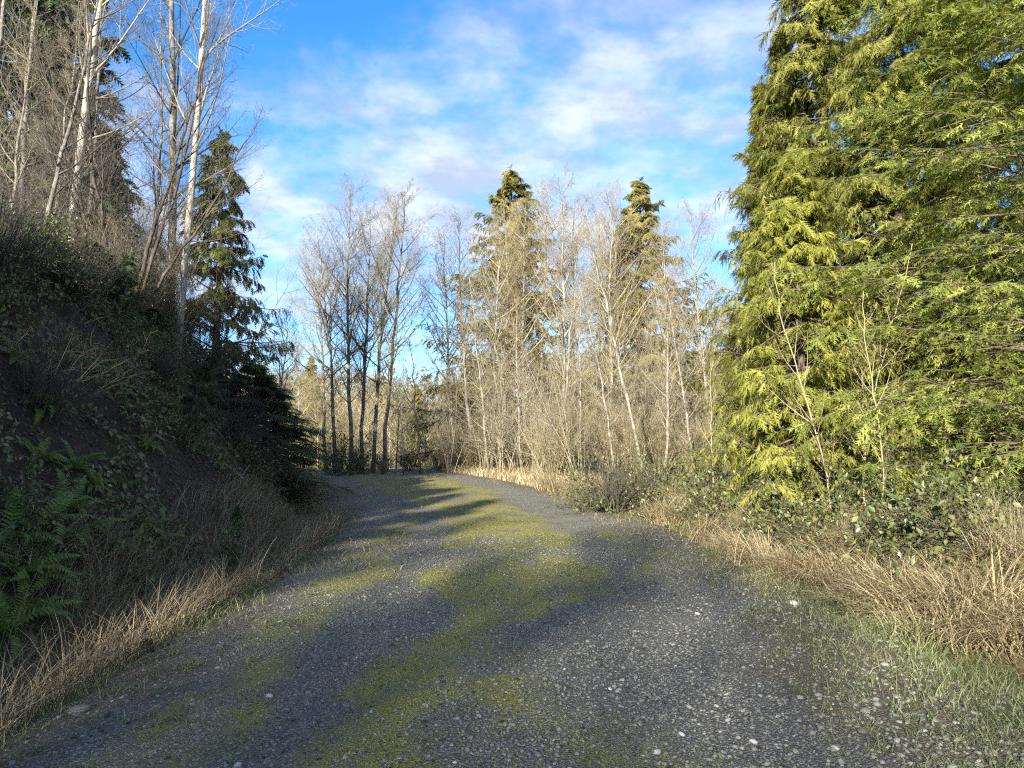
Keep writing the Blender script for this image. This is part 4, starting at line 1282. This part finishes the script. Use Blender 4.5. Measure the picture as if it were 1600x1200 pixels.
# gravel
IV = np.array([(0, 0, 1), (0.89, 0, 0.45), (0.28, 0.85, 0.45), (-0.72, 0.53, 0.45), (-0.72, -0.53, 0.45), (0.28, -0.85, 0.45), (0.72, 0.53, -0.45), (-0.28, 0.85, -0.45), (-0.89, 0, -0.45), (-0.28, -0.85, -0.45), (0.72, -0.53, -0.45), (0, 0, -1)], float)
IT = np.array([(0, 1, 2), (0, 2, 3), (0, 3, 4), (0, 4, 5), (0, 5, 1), (1, 6, 2), (2, 7, 3), (3, 8, 4), (4, 9, 5), (5, 10, 1), (6, 7, 2), (7, 8, 3), (8, 9, 4), (9, 10, 5), (10, 6, 1), (11, 7, 6), (11, 8, 7), (11, 9, 8), (11, 10, 9), (11, 6, 10)])
rng = np.random.default_rng(41)
g = Geo()
n = 32000
yy = 3.2 + 9.5 * rng.random(n) ** 1.9
uu = rng.normal(0.2, 1.6, n)
uu = np.where(np.abs(uu) > 3.3, rng.uniform(-3, 3, n), uu)
xx = xof(uu, yy)
keep = rng.random(n) > moss_w(xx, yy) * 0.45
xx, yy = xx[keep], yy[keep]
n = len(xx)
sz = (0.0045 + 0.0085 * rng.random(n) ** 2.2 + 0.008 * (rng.random(n) < 0.05)) * (1 + 0.5 * sstep(1.6, 2.8, xx))
OV = np.array([(1, 0, 0), (0, 1, 0), (-1, 0, 0), (0, -1, 0), (0, 0, 1), (0, 0, -1)], float)
OT = np.array([(0, 1, 4), (1, 2, 4), (2, 3, 4), (3, 0, 4), (1, 0, 5), (2, 1, 5), (3, 2, 5), (0, 3, 5)])
big_ = sz > np.quantile(sz, 0.72)
for j in range(8):
    sel = (np.arange(n) % 4 == j % 4) & (big_ == (j < 4))
    tv = (IV if j < 4 else OV * 1.1) * (1 + rng.normal(0, 0.16, (12 if j < 4 else 6, 1)))
    m = sel.sum()
    s3 = sz[sel][:, None] * np.stack([1 + 0.4 * rng.random(m), 0.8 + 0.3 * rng.random(m), 0.5 + 0.3 * rng.random(m)], -1)
    p = np.stack([xx[sel], yy[sel], surf(xx[sel], yy[sel]) + sz[sel] * 0.15], -1)
    az = rng.random(m) * 6.28
    scatter(g, tv, IT if j < 4 else OT, p, np.stack([np.cos(az), np.sin(az), rng.normal(0, 0.2, m)], -1), np.array([0, 0, 1.0]) + rng.normal(0, 0.25, (m, 3)), s3, rng.random(m))
m = 360
yy = 3.3 + 1.5 * rng.random(m) ** 1.6
xx = 0.9 + 1.9 * rng.random(m) ** 0.8
s1 = 0.010 + 0.020 * rng.random(m) ** 2
p = np.stack([xx, yy, surf(xx, yy) + s1 * 0.2], -1)
az = rng.random(m) * 6.28
scatter(g, IV * (1 + rng.normal(0, 0.12, (12, 1))), IT, p, np.stack([np.cos(az), np.sin(az), rng.normal(0, 0.2, m)], -1), np.array([0, 0, 1.0]) + rng.normal(0, 0.2, (m, 3)), s1[:, None] * np.array([1.25, 0.95, 0.6]), rng.random(m))
tag(link('gravel', g.mesh('gravel', M_STONE, True)), 'loose dark grey gravel covering the road', 'gravel', kind='stuff')

# larger stones, each its own
SM = []
for j in range(5):
    me = bpy.data.meshes.new('stone')
    bmv = []
    rs = np.random.default_rng(500 + j)
    gg = Geo()
    nu, nv = 10, 7
    th = np.linspace(0, np.pi, nv)[1:-1]
    ph = np.arange(nu) / nu * 2 * np.pi
    V = [(0, 0, 1)] + [(math.sin(a) * math.cos(b), math.sin(a) * math.sin(b), math.cos(a)) for a in th for b in ph] + [(0, 0, -1)]
    V = np.array(V)
    V = V * (1 + 0.16 * np.sin(V @ rs.normal(0, 2.2, 3) + rs.random() * 6)[:, None] + 0.08 * np.sin(V @ rs.normal(0, 4, 3))[:, None]) * np.array([1.25, 0.9, 0.55])
    T = []
    for b in range(nu):
        T.append((0, 1 + b, 1 + (b + 1) % nu))
        for a in range(len(th) - 1):
            o0 = 1 + a * nu
            T += [(o0 + b, o0 + nu + b, o0 + nu + (b + 1) % nu), (o0 + b, o0 + nu + (b + 1) % nu, o0 + (b + 1) % nu)]
        o0 = 1 + (len(th) - 1) * nu
        T.append((len(V) - 1, o0 + (b + 1) % nu, o0 + b))
    gg.add(V, tris=T, rnd=rs.random())
    SM.append((gg.mesh('stone', M_PALE if j % 2 == 0 else M_STONE, True)))


def stone(px, py, size, kind, label, group=None):
    d = 1.6 * 1209 / (py - 680)
    o = link('stone', SM[kind])
    x = PX(px, d)
    o.location = pt(x, d, -size * 0.2)
    o.rotation_euler = (0.1, 0.1, px * 0.7)
    o.scale = (size, size, size)
    tag(o, label, 'stone', group)


stone(1232, 938, 0.045, 0, 'large white stone at the right gravel edge below the dry grass')
stone(430, 1079, 0.022, 2, 'round white stone on the moss left of the road middle')
stone(40, 1092, 0.045, 0, 'bluish white lump in the grass at the lower left corner')
stone(140, 1103, 0.05, 3, 'flat brown stone in the verge grass at lower left')
rng = np.random.default_rng(77)
for i in range(30):
    py = 900 + 290 * rng.random() ** 0.8
    d = 1.6 * 1209 / (py - 680)
    px = 800 + (rng.normal(0.3, 1.5)) / d * 1209
    if px < 120 or px > 1590:
        continue
    dark = rng.random() < 0.45
    stone(px, py, 0.010 + 0.011 * rng.random(), (1 if rng.random() < 0.5 else 3) if dark else int(rng.choice([0, 2, 4])), ('dark rounded pebble' if dark else 'pale rounded pebble') + ' lying loose in the road gravel', 'dark pebbles on the road' if dark else 'pale pebbles on the road')

# charred stumps at the ditch
for px, py, s, lab in ((363, 920, 0.11, 'small black stump under the conifer seedling'), (241, 1005, 0.09, 'small dark stump in the grass at the road edge'), (450, 893, 0.09, 'dark weathered stump farther along the rusty grass')):
    d = 1.6 * 1209 / (py - 680)
    rs = np.random.default_rng(px)
    gg = Geo()
    S = 6
    ring = np.arange(9) / 9 * 6.283
    prof = np.array([1.25, 1.0, 0.9, 0.8, 0.62, 0.0])
    hz = np.array([-0.15, 0.15, 0.6, 1.0, 1.25, 1.0]) * 1.6
    V = np.array([(math.cos(a) * p * (1 + 0.25 * math.sin(3 * a + px)), math.sin(a) * p, h + (0.35 * math.sin(a * 2 + px) if 2 < q < 5 else 0)) for q, (p, h) in enumerate(zip(prof, hz)) for a in ring])
    V = (V + rs.normal(0, 0.06, V.shape)) * s * 0.55
    i = np.arange(S * 9).reshape(S, 9)
    Q = np.stack([i[:-1], np.roll(i[:-1], -1, 1), np.roll(i[1:], -1, 1), i[1:]], -1).reshape(-1, 4)
    gg.add(V, quads=Q)
    o = link('stump', gg.mesh('stump', M_STUMP, False))
    o.location = pt(PX(px, d), d, 0.0)
    tag(o, lab, 'stump')

# fallen leaves on the bank
rng = np.random.default_rng(61)
lv = np.array([(0, 0, 0), (0.35, 0.33, 0.10), (0.75, 0.26, 0.06), (1, 0, -0.05), (0.75, -0.26, 0.10), (0.35, -0.33, 0.05)])
lt = np.array([(0, 3, 1), (1, 3, 2), (0, 4, 3), (0, 5, 4)])
n = 22000
y = 5 + 22 * rng.random(n) ** 1.2
u = -3.9 - 5.0 * rng.random(n)
x = xof(u, y)
nr = normal_at(x, y)
p = np.stack([x, y, height(x, y) + 0.012], -1)
g = Geo()
az = rng.normal(0, 1, (n, 3))
scatter(g, lv, lt, p, az - nr * (az * nr).sum(1, keepdims=True) * 0.95, nr + rng.normal(0, 0.28, (n, 3)), 0.025 + 0.04 * rng.random(n), rng.random(n))
tag(link('leaf_litter', g.mesh('leaf_litter', M_LEAF)), 'brown fallen leaves covering the shaded bank', 'leaves', kind='stuff')

n = 2600
y = 3.2 + 14 * rng.random(n) ** 1.4
u = rng.normal(0, 2.0, n) + np.where(rng.random(n) < 0.5, -1.2, 0.9)
u = np.clip(u, -3.4, 3.6)
x = xof(u, y)
p = np.stack([x, y, surf(x, y) + 0.006], -1)
g = Geo()
scatter(g, lv, lt, p, rng.normal(0, 1, (n, 3)) * np.array([1, 1, 0.12]), np.array([0, 0, 1.0]) + rng.normal(0, 0.25, (n, 3)), 0.015 + 0.03 * rng.random(n) ** 2, rng.random(n))
tag(link('road_litter', g.mesh('road_litter', M_LEAF)), 'small brown dead leaves strewn over the gravel', 'leaves', kind='stuff')
for i, (x, y) in enumerate(((2.9, 7.2), (-2.5, 6.0), (1.7, 11.5), (-2.0, 9.5), (2.5, 5.0), (-1.2, 13.0), (0.9, 16.5))):
    o = link('fallen_branch', STICK[i % 3])
    o.matrix_world = Matrix.Translation(Vector(pt(x, y, -0.012))) @ Matrix.Rotation(i * 1.9, 4, 'Z') @ Matrix.Diagonal((0.42, 0.42, 0.16, 1))
    tag(o, ('twig on the gravel below the dry grass', 'twig on the mossy strip near the fern patch', 'twig on the verge side of the road before the bramble mound', 'twig on the ditch side of the road', 'twig among the coarse stones near the lower corner', 'twig lying in the far wheel track', 'pale twig far along the mossy road crown')[i], 'branch')

# far wood on the valley side
rng = np.random.default_rng(71)
g = Geo()
n = 1500
yy = 95 + 240 * rng.random(n)
xx = (rng.random(n) * 0.95 - 0.48) * yy
zz = height(xx, yy)
hh = 7 + 7 * rng.random(n)
con = rng.random(n) < 0.16
per = 54
idx = np.repeat(np.arange(n), per)
t = rng.random(n * per)
az = rng.random(n * per) * 6.28
rad = np.where(con[idx], (1 - t) * 0.20 * hh[idx], 0.22 * hh[idx] * np.sin(np.pi * np.clip(0.15 + 0.85 * t, 0, 1)) * np.sqrt(rng.random(n * per)))
pos = np.stack([xx[idx] + np.cos(az) * rad, yy[idx] + np.sin(az) * rad, zz[idx] + hh[idx] * (0.12 + 0.88 * t)], -1)
out = np.stack([np.cos(az), np.sin(az), np.where(con[idx], -0.5, 1.2)], -1)
tv = np.array([(0, -0.12, 0), (0, 0.12, 0), (1, 0, 0)])
scl = np.where(con[idx], 1.5, 1.7)[:, None] * np.stack([np.ones(n * per), np.where(con[idx], 2.2, 0.28), np.ones(n * per)], -1)
for isc, nm, mt, lab in ((True, 'distant_conifers', M_FIR, 'far dark conifers on the valley side'), (False, 'distant_forest', M_TWIGD2, 'far brown bare wood on the valley side')):
    g = Geo()
    sel = con[idx] == isc
    scatter(g, tv, np.array([(0, 1, 2)]), pos[sel], out[sel], np.array([0, 0, 1.0]) + rng.normal(0, 0.5, (sel.sum(), 3)), scl[sel], rng.random(sel.sum()))
    tag(link(nm, g.mesh(nm, mt)), lab, 'forest', kind='stuff')
